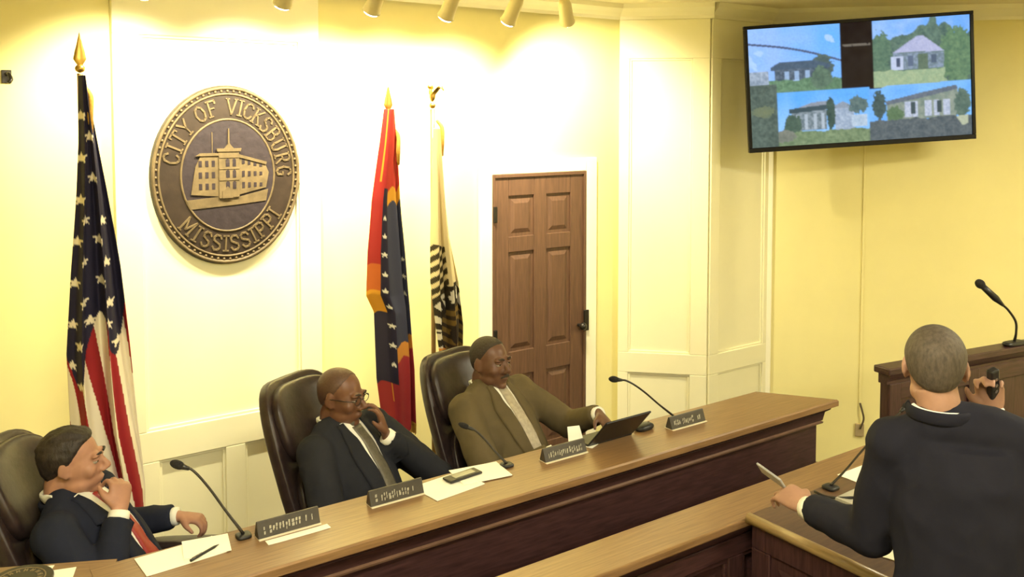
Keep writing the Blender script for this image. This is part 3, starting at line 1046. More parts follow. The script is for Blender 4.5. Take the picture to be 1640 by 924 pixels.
# lower left photo
A_ = rect(.125, .545, .55, 1.01)
put(A_, (96, 172, 250), (150, 200, 252), np.clip((VV - .55) * 2.2 + (N16 - .5) * .5, 0, 1))
put(A_ & poly([(.19, .70), (.28, .645), (.36, .64), (.40, .70)]), (150, 160, 176), (128, 138, 150))
put(A_ & rect(.185, .345, .70, .88), (84, 104, 112), (150, 164, 176), N2)
for x in (.205, .245, .285, .32):
    put(A_ & rect(x, x + .014, .74, .87), (172, 186, 200))
put(A_ & poly([(.175, .69), (.36, .67), (.36, .71), (.175, .73)]), (62, 82, 92))
put(A_ & rect(.385, .47, .71, .89), (176, 192, 212), (136, 156, 182), N2)
put(A_ & poly([(.36, .71), (.42, .65), (.48, .71)]), (140, 154, 172))
put(A_ & blob(.365, .74, .02, .14, .6), (44, 66, 66), (78, 102, 92))
put(A_ & blob(.49, .69, .045, .07, .7), (66, 92, 98), (110, 132, 130))
put(A_ & rect(.46, .53, .77, .87), (192, 208, 226), (150, 176, 200))
put(A_ & blob(.19, .84, .04, .1, .6), (54, 78, 74), (88, 112, 96))
put(A_ & (VV > .885 + .03 * (N8 - .5)), (88, 112, 84), (140, 160, 124))
put(A_ & blob(.15, .92, .05, .05, .6), (104, 112, 104), (134, 138, 128))
# upper right photo
A_ = rect(.565, 1.01, 0, .56)
put(A_, (150, 190, 248), (110, 170, 246), np.clip(UU * 2 - 1 + (N8 - .5), 0, 1))
put(A_ & (VV > .17 + .1 * (N8 - .5) - .16 * np.exp(-((UU - .83) / .08) ** 2)), (58, 84, 84), (112, 140, 124))
put(A_ & blob(.94, .33, .08, .24, .5), (66, 102, 86), (118, 150, 112))
put(A_ & blob(.60, .28, .05, .18, .6), (66, 98, 88), (112, 142, 116))
put(A_ & poly([(.655, .275), (.765, .145), (.79, .145), (.885, .285)]), (186, 190, 222), (160, 168, 206))
put(A_ & poly([(.655, .28), (.885, .29), (.88, .425), (.65, .425)]), (142, 160, 186), (96, 116, 122), N2)
put(A_ & rect(.645, .70, .31, .425), (186, 198, 226))
put(A_ & rect(.668, .685, .32, .40), (70, 84, 112))
put(A_ & rect(.765, .81, .30, .43), (76, 98, 86), (106, 126, 106))
put(A_ & rect(.72, .745, .31, .40), (90, 106, 132))
put(A_ & rect(.825, .85, .31, .38), (80, 96, 118))
put(A_ & (VV > .425 + .02 * (N8 - .5)) & (UU < .90 + .05 * (N8 - .5)), (132, 162, 132), (172, 188, 150))
# lower right photo
A_ = rect(.54, 1.01, .565, 1.01) | (poly([(.54, .60), (.62, .55), (1.01, .54), (1.01, .62), (.54, .7)]))
put(A_, (100, 168, 246), (128, 188, 250), N16)
put(A_ & poly([(.61, .68), (.78, .62), (.935, .575), (.94, .61), (.78, .665), (.62, .71)]), (84, 98, 116), (112, 122, 134))
put(A_ & poly([(.62, .71), (.78, .665), (.94, .61), (.95, .83), (.62, .85)]), (112, 132, 124), (152, 162, 150), N4)
for x, w_ in ((.70, .03), (.735, .025), (.79, .03), (.83, .025), (.875, .03)):
    put(A_ & rect(x, x + w_, .69, .825), (196, 204, 224), (158, 172, 196), N2)
for x in (.728, .845):
    put(A_ & rect(x, x + .02, .70, .80), (62, 80, 86))
put(A_ & blob(.585, .70, .03, .12, .7), (44, 66, 72), (84, 106, 104))
put(A_ & blob(.655, .79, .04, .06, .7), (70, 100, 74), (104, 130, 98))
put(A_ & blob(.96, .73, .035, .12, .7), (62, 88, 84), (104, 128, 116))
put(A_ & (VV > .835 + .03 * (N8 - .5)), (56, 72, 84), (108, 118, 122))
put(A_ & poly([(.93, .84), (.985, .83), (.985, .90), (.96, .92)]), (176, 184, 160))
# thin caption line on the dark column
put(rect(.43, .555, .178, .194) & (N4 > .25), (112, 106, 98))
# the softness and speckle of a compressed picture
img = img * (1 + .22 * (np.random.RandomState(9).rand(NY + 1, NX + 1, 1) - .5)) + .03 * (N8[..., None] - .5) * img.mean()
pad = np.pad(img, ((1, 1), (1, 1), (0, 0)), mode='edge')
img = (pad[:-2, 1:-1] + pad[2:, 1:-1] + pad[1:-1, :-2] + pad[1:-1, 2:] + 2 * img) / 6.0
sm = MB()
ys = -.0005
zz0, zz1 = TH_ / 2 - bz, -TH_ / 2 + bz * 1.4
xx0, xx1 = -TW / 2 + bz, TW / 2 - bz
gx = xx0 + (xx1 - xx0) * UU
gz = zz0 + (zz1 - zz0) * VV
n1 = NX + 1
idx = np.arange((NX + 1) * (NY + 1)).reshape(NY + 1, n1)
fc = np.stack([idx[:-1, :-1], idx[1:, :-1], idx[1:, 1:], idx[:-1, 1:]], -1).reshape(-1, 4)
me = bpy.data.meshes.new('screen')
me.from_pydata(np.stack([gx.ravel(), np.full(gx.size, ys), gz.ravel()], 1).tolist(), [], fc.tolist())
me.update()
set_colors(me, img.reshape(-1, 3))
msc = mat('screen_picture', (.006, .006, .008), .45, attr='paint', emit=.64, spec=.15)
for l_ in list(msc.node_tree.links):
    if l_.to_socket.name == 'Base Color':
        msc.node_tree.links.remove(l_)
me.materials.append(msc)
sc = bpy.data.objects.new('screen', me)
link(sc, tv)
sc['label'] = 'glowing screen with four photos of old houses'

# cable raceway and outlet below the television
du = V((math.cos(d45), math.sin(d45), 0))
rw = thing('cable_raceway', 'thin cream cable raceway running down the wall below the television', 'raceway', cC + du * .655, d45)
MB().box(-.008, .008, -.012, 0, .30, CEIL - .1).build('cover', M_WALL, rw, bevel=.003)
MB().box(-.03, .03, -.02, 0, .09, .18).build('junction_box', mat('almond_plastic', (.40, .31, .17), .5, .05, 10), rw, bevel=.004)
MB().tube([(0, -.012, .33), (.012, -.03, .28), (.022, -.035, .22), (.0, -.03, .15)], [.007] * 4, n=8).build('cord', mat('brown_cord', (.08, .055, .03), .6), rw, smooth=True)


# ================================================================== flags
def flag(name, label, base_ab, pole_top, finial, prof, colour, pleats, amp, bow=.05, NI=110, NT=260, fringe=None, lean=0.0, seed=0.0, zbase=None):
    """prof: rows (z, x_left, x_right) in the frame of the pole; colour(i, t) -> rgb arrays"""
    a0, b0 = base_ab
    t = thing(name, label, 'flag', B(a0, b0, 0), TH)
    MB().disc((0, 0, 0), .15, .03, 28, bevel=.01).build('stand', M_BRASS, t)
    MB().tube([(0, 0, .03), (0, 0, .10)], [.03, .02], n=14, sub=1).build('socket', M_BRASS, t, smooth=True)
    MB().tube([(0, 0, .05), (0, 0, pole_top)], [.0125, .0125], n=12, sub=1).build('pole', mat('flag_pole_wood', (.30, .18, .06), .35, .3, 12), t, smooth=True)
    fn = MB()
    if finial == 'spear':
        fn.ellipsoid((0, 0, pole_top + .02), (.02, .02, .018))
        fn.tube([(0, 0, pole_top + .03), (0, 0, pole_top + .06), (0, 0, pole_top + .09), (0, 0, pole_top + .17)], [(.008, .006), (.026, .008), (.02, .007), (.001, .001)], n=12, sub=3)
    else:
        fn.ellipsoid((0, 0, pole_top + .02), (.018, .018, .016))
        fn.ellipsoid((0, 0, pole_top + .075), (.016, .02, .035))
        fn.ellipsoid((-.012, 0, pole_top + .12), (.018, .012, .012))
        for s in (-1, 1):
            fn.tube([(.0, .01 * s, pole_top + .08), (.02, .05 * s, pole_top + .12), (.03, .07 * s, pole_top + .10)], [(.016, .006), (.014, .005), (.004, .003)], n=8)
    fn.build('finial', M_BRASS, t, smooth=True)
    zs = np.array([p[0] for p in prof])[::-1]
    xl = np.array([p[1] for p in prof])[::-1]
    xr = np.array([p[2] for p in prof])[::-1]
    I, T = np.meshgrid(np.linspace(0, 1, NI + 1), np.linspace(0, 1, NT + 1))
    ztop, zbot = prof[0][0], prof[-1][0]
    Z = ztop + (zbot - ztop) * T
    XL, XR = np.interp(Z, zs, xl), np.interp(Z, zs, xr)
    wv = I + .06 * np.sin(2 * PI * I * pleats + seed) * np.minimum(T * 3, 1) / pleats * 2
    X = XL + (XR - XL) * wv
    ph = seed + .9 * np.sin(T * 3 + seed)
    W = XR - XL
    Y = amp * np.minimum(1, .15 + T * 1.6) * np.sin(2 * PI * pleats * I + ph) + .35 * amp * np.minimum(1, T * 2) * np.sin(2 * PI * pleats * 2.3 * I + 2 * ph + 1)
    Y = Y - bow * np.sin(PI * I) - .02
    Z = Z - .05 * (1 - I) * 0 - .02 * np.sin(PI * 3 * I + seed) * T
    n1 = NI + 1
    idx = np.arange(n1 * (NT + 1)).reshape(NT + 1, n1)
    fc = np.stack([idx[:-1, :-1], idx[1:, :-1], idx[1:, 1:], idx[:-1, 1:]], -1).reshape(-1, 4)
    me = bpy.data.meshes.new('cloth')
    me.from_pydata(np.stack([X.ravel(), Y.ravel(), Z.ravel()], 1).tolist(), [], fc.tolist())
    me.update()
    set_colors(me, colour(I, T).reshape(-1, 3))
    me.shade_smooth()
    m_ = mat('flag_cloth', (.5, .5, .5), .75, attr='paint', bump=.08, scale=120, spec=.2)
    me.materials.append(m_)
    o = bpy.data.objects.new('cloth', me)
    link(o, t)
    sd = o.modifiers.new('thick', 'SOLIDIFY')
    sd.thickness = .003
    if fringe:
        # row of hanging threads along the free bottom edge
        fr = MB()
        rw_ = NT
        for j in range(0, NI, 1):
            p = V((X[rw_, j], Y[rw_, j], Z[rw_, j]))
            dx = .0035
            fr.add([p + V((-dx, -.002, .01)), p + V((dx, -.002, .01)), p + V((dx, .002, -.045 - .008 * math.sin(j * 1.7))), p + V((-dx, .002, -.045 - .008 * math.sin(j * 1.7)))], [(0, 1, 2, 3)])
            fr.add([p + V((0, -dx, .01)), p + V((0, dx, .01)), p + V((0, dx, -.04)), p + V((0, -dx, -.04))], [(0, 1, 2, 3)])
        fo = fr.build('fringe', M_GOLDF, t)
        fo['kind'] = 'stuff'
    cd_ = MB().tube([(.016, -.02, pole_top - .06), (.03, -.05, pole_top - .10), (.025, -.06, pole_top - .18), (.03, -.05, pole_top - .25)], [.009, .011, .012, .007], n=8)
    cd_.build('tassel_cord', M_GOLDF, t, smooth=True)
    return t


NAVY, RED, WHITE, GOLD = lin(40, 38, 62), lin(150, 38, 44), lin(236, 226, 206), lin(196, 140, 44)


def star_mask(px, py, r):
    ang = np.arctan2(px, py)
    rad = np.hypot(px, py)
    k = 2 * PI / 5
    a_ = np.abs((ang + k / 2) % k - k / 2)
    # boundary of a five-pointed star
    R, q = r, r * .42
    x1, y1, x2, y2 = R, 0.0, q * math.cos(k / 2), q * math.sin(k / 2)
    bx, by = rad * np.cos(a_), rad * np.sin(a_)
    return (x2 - x1) * (by - y1) - (y2 - y1) * (bx - x1) > 0


def us_colour(I, T):
    c = np.zeros(I.shape + (3,))
    # the cloth hangs from its upper corner: p runs down the hoist
    sc_ = T * 1.16 + .02
    p = (1 - I) * sc_ + .06 * np.sin(T * 5) * (1 - I) + .16 * T * I
    stripe = np.floor(np.clip(p, 0, .999) * 9.5).astype(int) % 2
    c[:] = WHITE
    c[stripe == 0] = RED
    canton = T < (.60 + .07 * np.sin(I * 9) - .04 * I) - .30 * np.maximum(0, I - .70)
    c[canton] = NAVY
    k = 0
    ti = .085
    while ti < .66:
        wq = .02 + .25 * min(ti * 1.3, 1)
        n = max(1, int(round(wq / .075)))
        for j in range(n + 1):
            ii = (j + (.5 if k % 2 else .08)) / n + .03
            if ii > 1:
                continue
            c[star_mask((I - ii) * wq * 1.15, -(T - ti) * 1.85, .024) & canton] = WHITE
        ti += .044
        k += 1
    return c


us_prof = [(2.53, -.010, .018), (2.43, -.012, .03), (2.245, -.016, .055), (2.03, -.03, .085), (1.71, -.060, .125), (1.36, -.086, .155), (1.00, -.078, .183), (.70, -.03, .215), (.55, 0.0, .215)]
flag('flag_on_pole', 'tall national flag with stars and red stripes behind the nearest seated man', (-1.545, 1.55), 2.54, 'spear', us_prof, us_colour, 2.2, .04, seed=.6, fringe=True)


def ms_colour(I, T):
    c = np.zeros(I.shape + (3,))
    q = T + .012 * np.sin(I * 14)
    c[:] = lin(168, 52, 40)
    c[(q > .245) & (q <= .287)] = GOLD
    nav = (q > .287) & (q <= .72)
    c[nav] = lin(56, 58, 78)
    c[(q > .72) & (q <= .765)] = lin(190, 128, 56)
    c[q > .765] = lin(146, 44, 52)
    left = I < .36 - .10 * np.maximum(0, T - .3)
    c[left] = lin(160, 44, 40)
    c[left & (T > .47)] = lin(186, 96, 40)
    c[left & (T > .55)] = lin(212, 150, 44)
    lb = (I < .30) & (T > .62)
    c[lb & (T < .84)] = lin(44, 40, 60)
    c[lb & (T >= .84)] = lin(150, 46, 48)
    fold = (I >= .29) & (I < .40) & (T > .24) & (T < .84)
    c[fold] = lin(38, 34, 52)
    for ti in (.33, .385, .44, .50, .55, .60, .66, .72, .78):
        c[star_mask((I - .345) * .23, -(T - ti) * 1.75, .016)] = lin(214, 210, 196)
    for ti in (.47, .525, .58):
        c[star_mask((I - .93) * .23, -(T - ti) * 1.75, .016)] = lin(214, 210, 196)
    c[(I > .155) & (I < .20) & (T < .22)] = GOLD
    return c


ms_prof = [(2.40, -.035, .02), (2.22, -.062, .035), (1.93, -.111, .055), (1.665, -.138, .086), (1.44, -.147, .110), (1.35, -.102, .117), (1.00, -.091, .145), (.70, -.05, .143)]
flag('flag_on_pole', 'state flag with red, gold and dark blue bands and a gold fringe', (-.083, 1.6), 2.36, 'spear', ms_prof, ms_colour, 1.25, .035, seed=2.6, fringe=True)


def city_colour(I, T):
    c = np.zeros(I.shape + (3,))
    c[:] = lin(222, 206, 160)
    cx, cy = .62, .74
    dx, dy = (I - cx) * .19, (T - cy) * 1.4
    r = np.hypot(dx * 1.6, dy)
    c[(r < .25)] = lin(44, 38, 30)
    tick = (np.floor(np.arctan2(dy, dx * 1.6) * 5.5).astype(int) % 2 == 0)
    c[(r < .225) & (r > .165) & tick] = lin(212, 206, 190)
    c[(r < .14)] = lin(120, 96, 50)
    c[(r < .14) & (np.sin(dy * 130) > .3)] = lin(60, 50, 36)
    c[(r < .06)] = lin(50, 42, 34)
    lo = (I < .30) & (T > .80)
    c[lo] = lin(204, 140, 70)
    up = (I < .5) & (T > .42) & (T < .62) & (np.sin(T * 160 + I * 30) > -.2)
    c[up] = lin(60, 52, 36)
    return c


ct_prof = [(2.30, -.008, .014), (1.95, -.014, .05), (1.71, -.02, .085), (1.46, -.022, .143), (1.22, 0.0, .170), (1.0, .022, .162), (.80, .03, .16)]
flag('flag_on_pole', 'slim pale city flag with a dark round seal beside the brown door', (.18, 1.6), 2.40, 'eagle', ct_prof, city_colour, 2.0, .035, seed=4.0)


# ================================================================== executive chairs
def RX(d):
    return Matrix.Rotation(math.radians(d), 3, 'X')


def make_chair(label, loc, rz, recline):
    t = thing('executive_chair', label, 'chair', loc, rz, 'leather chairs behind the dais')
    # seat
    MB().ellipsoid((0, .03, .425), (.275, .275, .062), e=.45, nu=32, nv=14).build('seat', M_LEATHER, t, smooth=True)
    # padded back: two stacked cushions on a curved shell
    r = math.radians(recline)
    up = V((0, -math.sin(r), math.cos(r)))
    fw = V((0, math.cos(r), math.sin(r)))
    hip = V((0, 0, .50))

    def bent(cz, hx, hy, hz, off, e):
        m_ = MB()
        m_.ellipsoid((0, 0, 0), (hx, hy, hz), e=e, nu=40, nv=22)
        vs = []
        for p in m_.v:
            x, y, z = p
            y += .28 * x * x / hx          # wings come forward
            wz = (z / hz)
            x *= 1 - .10 * max(0, wz) ** 2 - .06 * max(0, -wz) ** 2
            q = hip + V((x, 0, 0)) + fw * (y - off) + up * (cz + z)
            vs.append(tuple(q))
        m_.v = vs
        return m_
    bent(.425, .25, .045, .45, .245, .45).build('back_shell', M_LEATHER, t, smooth=True)
    bent(.68, .205, .045, .165, .205, .6).build('head_cushion', M_LEATHER, t, smooth=True)
    bent(.28, .215, .045, .235, .205, .6).build('back_cushion', M_LEATHER, t, smooth=True)
    for s in (-1, 1):
        MB().ellipsoid((s * .315, .05, .665), (.045, .20, .028), e=.6, nu=20, nv=12).build('armrest', M_LEATHER, t, smooth=True)
        m_ = MB().tube([(s * .315, .17, .63), (s * .33, .20, .54), (s * .31, .12, .42), (s * .22, .05, .385)], [(.018, .03)] * 4, n=10)
        m_.tube([(s * .315, -.10, .63), (s * .33, -.14, .55), (s * .31, -.05, .43), (s * .22, .0, .385)], [(.018, .026)] * 4, n=10)
        m_.build('arm_support', M_PLASTIC, t, smooth=True)
    MB().box(-.12, .12, -.10, .16, .335, .368).build('tilt_plate', M_METAL, t, bevel=.01)
    MB().tube([(0, .02, .12), (0, .02, .34)], [.03, .024], n=14, sub=1).build('gas_column', M_METAL, t, smooth=True)
    for k in range(5):
        an = 2 * PI * k / 5 + .3
        c, s_ = math.cos(an), math.sin(an)
        lg = MB().tube([(0, .02, .125), (.15 * c, .02 + .15 * s_, .105), (.29 * c, .02 + .29 * s_, .075)], [(.03, .022), (.024, .018), (.018, .014)], n=10, side=(-s_, c, 0)).build('leg', M_PLASTIC, t, smooth=True)
        m_ = MB()
        m_.mx = Matrix.Translation((.29 * c, .02 + .29 * s_, .031)) @ Matrix.Rotation(an, 4, 'Z')
        m_.disc((-.022, 0, 0), .03, .044, 16, 'x')
        m_.build('caster', M_METAL, lg)
    return t


# ================================================================== people
def mk(origin, yaw=0.0, pitch=0.0, roll=0.0):
    """frame of a head: +Y looks ahead"""
    return Matrix.Translation(origin) @ Matrix.Rotation(yaw, 4, 'Z') @ Matrix.Rotation(pitch, 4, 'X') @ Matrix.Rotation(roll, 4, 'Y')


def head_prims(m_, H, fat=1.0, ear=1.0):
    R = H.to_3x3()

    def e(c, r, rot=None):
        rr = R @ rot if rot is not None else R
        m_.ellipsoid(H @ V(c), r, rot=rr, nu=20, nv=14)
    e((0, -.014, .034), (.0745, .096, .084))
    e((0, .020, -.012), (.0665 * fat, .074, .085))
    e((0, .032, -.055), (.055 * fat, .058, .060))
    e((0, .066, -.098), (.026, .024, .019))
    for s in (-1, 1):
        e((s * .040 * fat, .018, -.068), (.024 * fat, .046, .030))
        e((s * .040 * fat, .062, -.022), (.024, .022, .026))
        e((s * .030, .083, .027), (.026, .014, .010))
        e((s * .0125, .100, -.030), (.010, .012, .009))
        # ear: rim and lobe
        rt = Matrix.Rotation(s * .35, 3, 'Z') @ Matrix.Rotation(-.2, 3, 'X')
        e((s * .079, -.012, .002), (.007 * ear, .019, .031), rt)
        e((s * .077, -.004, -.024), (.006, .010, .012), rt)
    P = [H @ V(p) for p in [(0, .086, .022), (0, .100, .0), (0, .114, -.020), (0, .113, -.031)]]
    m_.tube(P, [(.009, .008), (.011, .010), (.014, .012), (.012, .008)], n=12, side=R @ V((1, 0, 0)))
    e((0, .089, -.058), (.023, .011, .0065))
    e((0, .086, -.069), (.020, .011, .007))
    return m_


HLY = [-1, -.6, -.15, .12, .24, .42, .56, .78, 1]
HLZ = [-.90, -.80, -.46, -.45, -.22, .08, .36, .58, .66]


def hair_shell(parent, H, m, thick, name='hair', front=.0, bias=0.0, lump=.0, receding=0.0, soft=.30):
    """cap of hair that sinks under the skin below the hairline"""
    m_ = MB()
    nu, nv = 64, 44
    vs, fs = [], []
    for i in range(nv + 1):
        ph = -PI / 2 + PI * i / nv
        for j in range(nu):
            th = 2 * PI * j / nu
            d = V((math.cos(ph) * math.cos(th), math.cos(ph) * math.sin(th), math.sin(ph)))
            h = d.z - float(np.interp(d.y, HLY, HLZ)) - bias - receding * max(0, d.y) * (1 - min(1, abs(d.x) * 2.2) * .5)
            h += .03 * noise.noise(d * 9)
            k = max(0.0, min(1.0, h / soft + .3))
            k = k * k * (3 - 2 * k)
            off = -.016 + (thick + .016) * k
            off += lump * k * noise.noise(V((d.x * 6, d.y * 3, d.z * 6)) + V((3, 1, 2)))
            off += front * k * max(0, d.y) * max(0, d.z)
            low = min(1, max(0, (d.z + .75) / .9))
            off *= (.45 + .55 * low) if off > 0 else 1
            q = V(((.0745 + off) * d.x, (.096 + off) * d.y - .014, (.084 + off) * d.z + .034))
            if d.z < -.05:                      # follow the back of the head down towards the nape
                q.z -= .030 * min(1, (-.05 - d.z) / .6) * max(0, -d.y + .15)
            vs.append(H @ q)
    for i in range(nv):
        for j in range(nu):
            k = (j + 1) % nu
            fs.append((i * nu + j, i * nu + k, (i + 1) * nu + k, (i + 1) * nu + j))
    m_.add(vs, fs)
    return m_.build(name, m, parent, smooth=True)


def face_bits(parent, H, brow_m, glasses=False, moustache=None, skin=None):
    R = H.to_3x3()
    for s in (-1, 1):
        m_ = MB().ellipsoid(H @ V((s * .031, .078, .008)), (.0125, .0125, .0110), rot=R, nu=14, nv=10)
        ey = m_.build('eye', mat('eye_white', (.36, .31, .26), .4), parent, smooth=True)
        m_ = MB().ellipsoid(H @ V((s * .031, .0885, .008)), (.0055, .0028, .0055), rot=R, nu=12, nv=8)
        m_.build('iris', mat('dark_iris', (.03, .018, .01), .2), ey, smooth=True)
        m_ = MB().ellipsoid(H @ V((s * .031, .0795, .0135)), (.0145, .0135, .0075), rot=R, nu=14, nv=8)
        m_.build('eyelid', skin, parent, smooth=True)
        P = [H @ V((s * x, y, z)) for x, y, z in [(.012, .098, .029), (.028, .098, .034), (.044, .086, .030)]]
        MB().tube(P, [(.003, .0045), (.004, .005), (.002, .003)], n=8, side=R @ V((0, 1, 0))).build('eyebrow', brow_m, parent, smooth=True)
    if moustache:
        P = [H @ V(p) for p in [(-.026, .088, -.056), (-.012, .100, -.047), (0, .102, -.046), (.012, .100, -.047), (.026, .088, -.056)]]
        MB().tube(P, [(.003, .003), (.006, .005), (.006, .005), (.006, .005), (.003, .003)], n=8, side=R @ V((0, 0, 1))).build('moustache', moustache, parent, smooth=True)
    if glasses:
        g = MB()
        for s in (-1, 1):
            ring = [H @ V((s * .033 + .023 * math.cos(a_), .099 - .06 * abs(s * .033 + .023 * math.cos(a_)) ** 1.5, .006 + .016 * math.sin(a_))) for a_ in [i * PI / 8 for i in range(16)]]
            g.tube(ring, [.0016] * 16, n=6, sub=1, closed=True, side=R @ V((0, 1, 0)))
            g.tube([H @ V((s * .055, .095, .010)), H @ V((s * .075, .06, .012)), H @ V((s * .082, -.005, .010)), H @ V((s * .082, -.02, -.004))], [.0018] * 4, n=6)
        g.tube([H @ V((-.011, .103, .009)), H @ V((0, .107, .012)), H @ V((.011, .103, .009))], [.0016] * 3, n=6)
        g.build('glasses', M_METAL, parent, smooth=True)


def hand_prims(m_, wrist, d, back, thumb, curl=(.25, .5, .4), spread=.10, size=1.0, thumb_out=.9, thumb_curl=.2, curls=None):
    """wrist point, direction to the knuckles, back-of-hand normal; thumb = side vector towards the thumb"""
    d = V(d).normalized()
    back = V(back)
    back = (back - d * d.dot(back)).normalized()
    lat = d.cross(back).normalized()
    if lat.dot(V(thumb)) < 0:
        lat = -lat
    w0 = V(wrist)
    s = size
    m_.tube([w0 - d * .03, w0, w0 + d * .035 * s, w0 + d * .075 * s, w0 + d * .093 * s],
            [(.026, .021), (.027, .019), (.036 * s, .017 * s), (.042 * s, .015 * s), (.040 * s, .011 * s)], n=14, side=lat)
    ends = []
    lens = [.072, .080, .075, .058]
    for k in range(4):
        off = (.030 - .020 * k) * s
        p = w0 + d * (.085 - .004 * abs(k - 1.3)) * s + lat * off
        dd = (d + lat * spread * (1.3 - k)).normalized()
        P = [p - dd * .015, p]
        cc = curls[k] if curls else curl
        L = lens[k] * s
        ang = 0.0
        for frac, c in zip((.45, .30, .25), cc):
            ang += c
            v = dd * math.cos(ang) - back * math.sin(ang)
            p = p + v * L * frac
            P.append(p)
        r = .0088 * s if k < 3 else .0076 * s
        m_.tube(P, [r * 1.1, r * 1.1, r, r * .95, r * .75], n=10, side=lat, sub=3)
        m_.ellipsoid(P[-1], (r * .8, r * .8, r * .8), nu=8, nv=6)
        ends.append(P[-1])
    p = w0 + d * .030 * s + lat * .026 * s
    v1 = (d * .75 + lat * thumb_out - back * .35).normalized()
    v2 = (d * 1.0 + lat * (thumb_out * .35) - back * (.35 + thumb_curl)).normalized()
    m_.tube([p - v1 * .012, p + v1 * .022 * s, p + v1 * .040 * s, p + v1 * .040 * s + v2 * .032 * s], [.015 * s, .0135 * s, .011 * s, .008 * s], n=10, sub=3)
    m_.ellipsoid(p + v1 * .040 * s + v2 * .032 * s, (.008 * s,) * 3, nu=8, nv=6)
    return ends


def drape(name, bvh, org, up, fwd, edges, s0, s1, m, parent, off, ns=30, nw=8, sink=.012, label=None):
    """strip laid on a garment: edges(s) -> (x0, x1) across the chest at height s up the trunk"""
    X = V((1, 0, 0))
    rows = []
    for i in range(ns + 1):
        s = s0 + (s1 - s0) * i / ns
        x0, x1 = edges(s)
        row = []
        for j in range(nw + 1):
            x = x0 + (x1 - x0) * j / nw
            o_ = org + X * x + up * s + fwd * .45
            hit, nn, _, _ = bvh.ray_cast(o_, -fwd, .6)
            row.append(None if hit is None else (hit.copy(), nn.copy()))
        rows.append(row)
    # fill holes with neighbours
    last = None
    for r in rows:
        for j in range(len(r)):
            if r[j] is None:
                r[j] = last if last else (org, fwd)
            last = r[j]
    vs, fs = [], []
    for lay in (off, -sink):
        for r in rows:
            for (p, nn) in r:
                q = fwd * .7 + nn * .3
                vs.append(p + q.normalized() * lay)
    w_ = nw + 1
    n = (ns + 1) * w_
    for i in range(ns):
        for j in range(nw):
            a_ = i * w_ + j
            fs.append((a_, a_ + 1, a_ + w_ + 1, a_ + w_))
            fs.append((n + a_, n + a_ + w_, n + a_ + w_ + 1, n + a_ + 1))
    for i in range(ns):
        for j in (0, nw):
            a_ = i * w_ + j
            fs.append((a_, a_ + w_, n + a_ + w_, n + a_))
    for i in (0, ns):
        for j in range(nw):
            a_ = i * w_ + j
            fs.append((a_, a_ + 1, n + a_ + 1, n + a_))
    return MB().add(vs, fs).build(name, m, parent, smooth=True, label=label)


def bvh_of(o):
    me = o.data
    return BVHTree.FromPolygons([v.co.copy() for v in me.vertices], [tuple(p.vertices) for p in me.polygons])


def arm_prims(m_, sh, el, wr, r=(.066, .056, .043), end=None):
    sh, el, wr = V(sh), V(el), V(wr)
    end = V(end) if end is not None else wr
    m_.tube([sh, sh.lerp(el, .5), el.lerp(sh, .06)], [r[0], r[0] * .95, r[1] * 1.02], n=16, sub=4)
    m_.tube([el.lerp(end, .02), el.lerp(end, .5), end], [r[1], (r[1] + r[2]) * .5, r[2]], n=16, sub=4)
    m_.ellipsoid(el, (r[1] * 1.03,) * 3)
    m_.ellipsoid(sh, (r[0] * 1.05,) * 3)


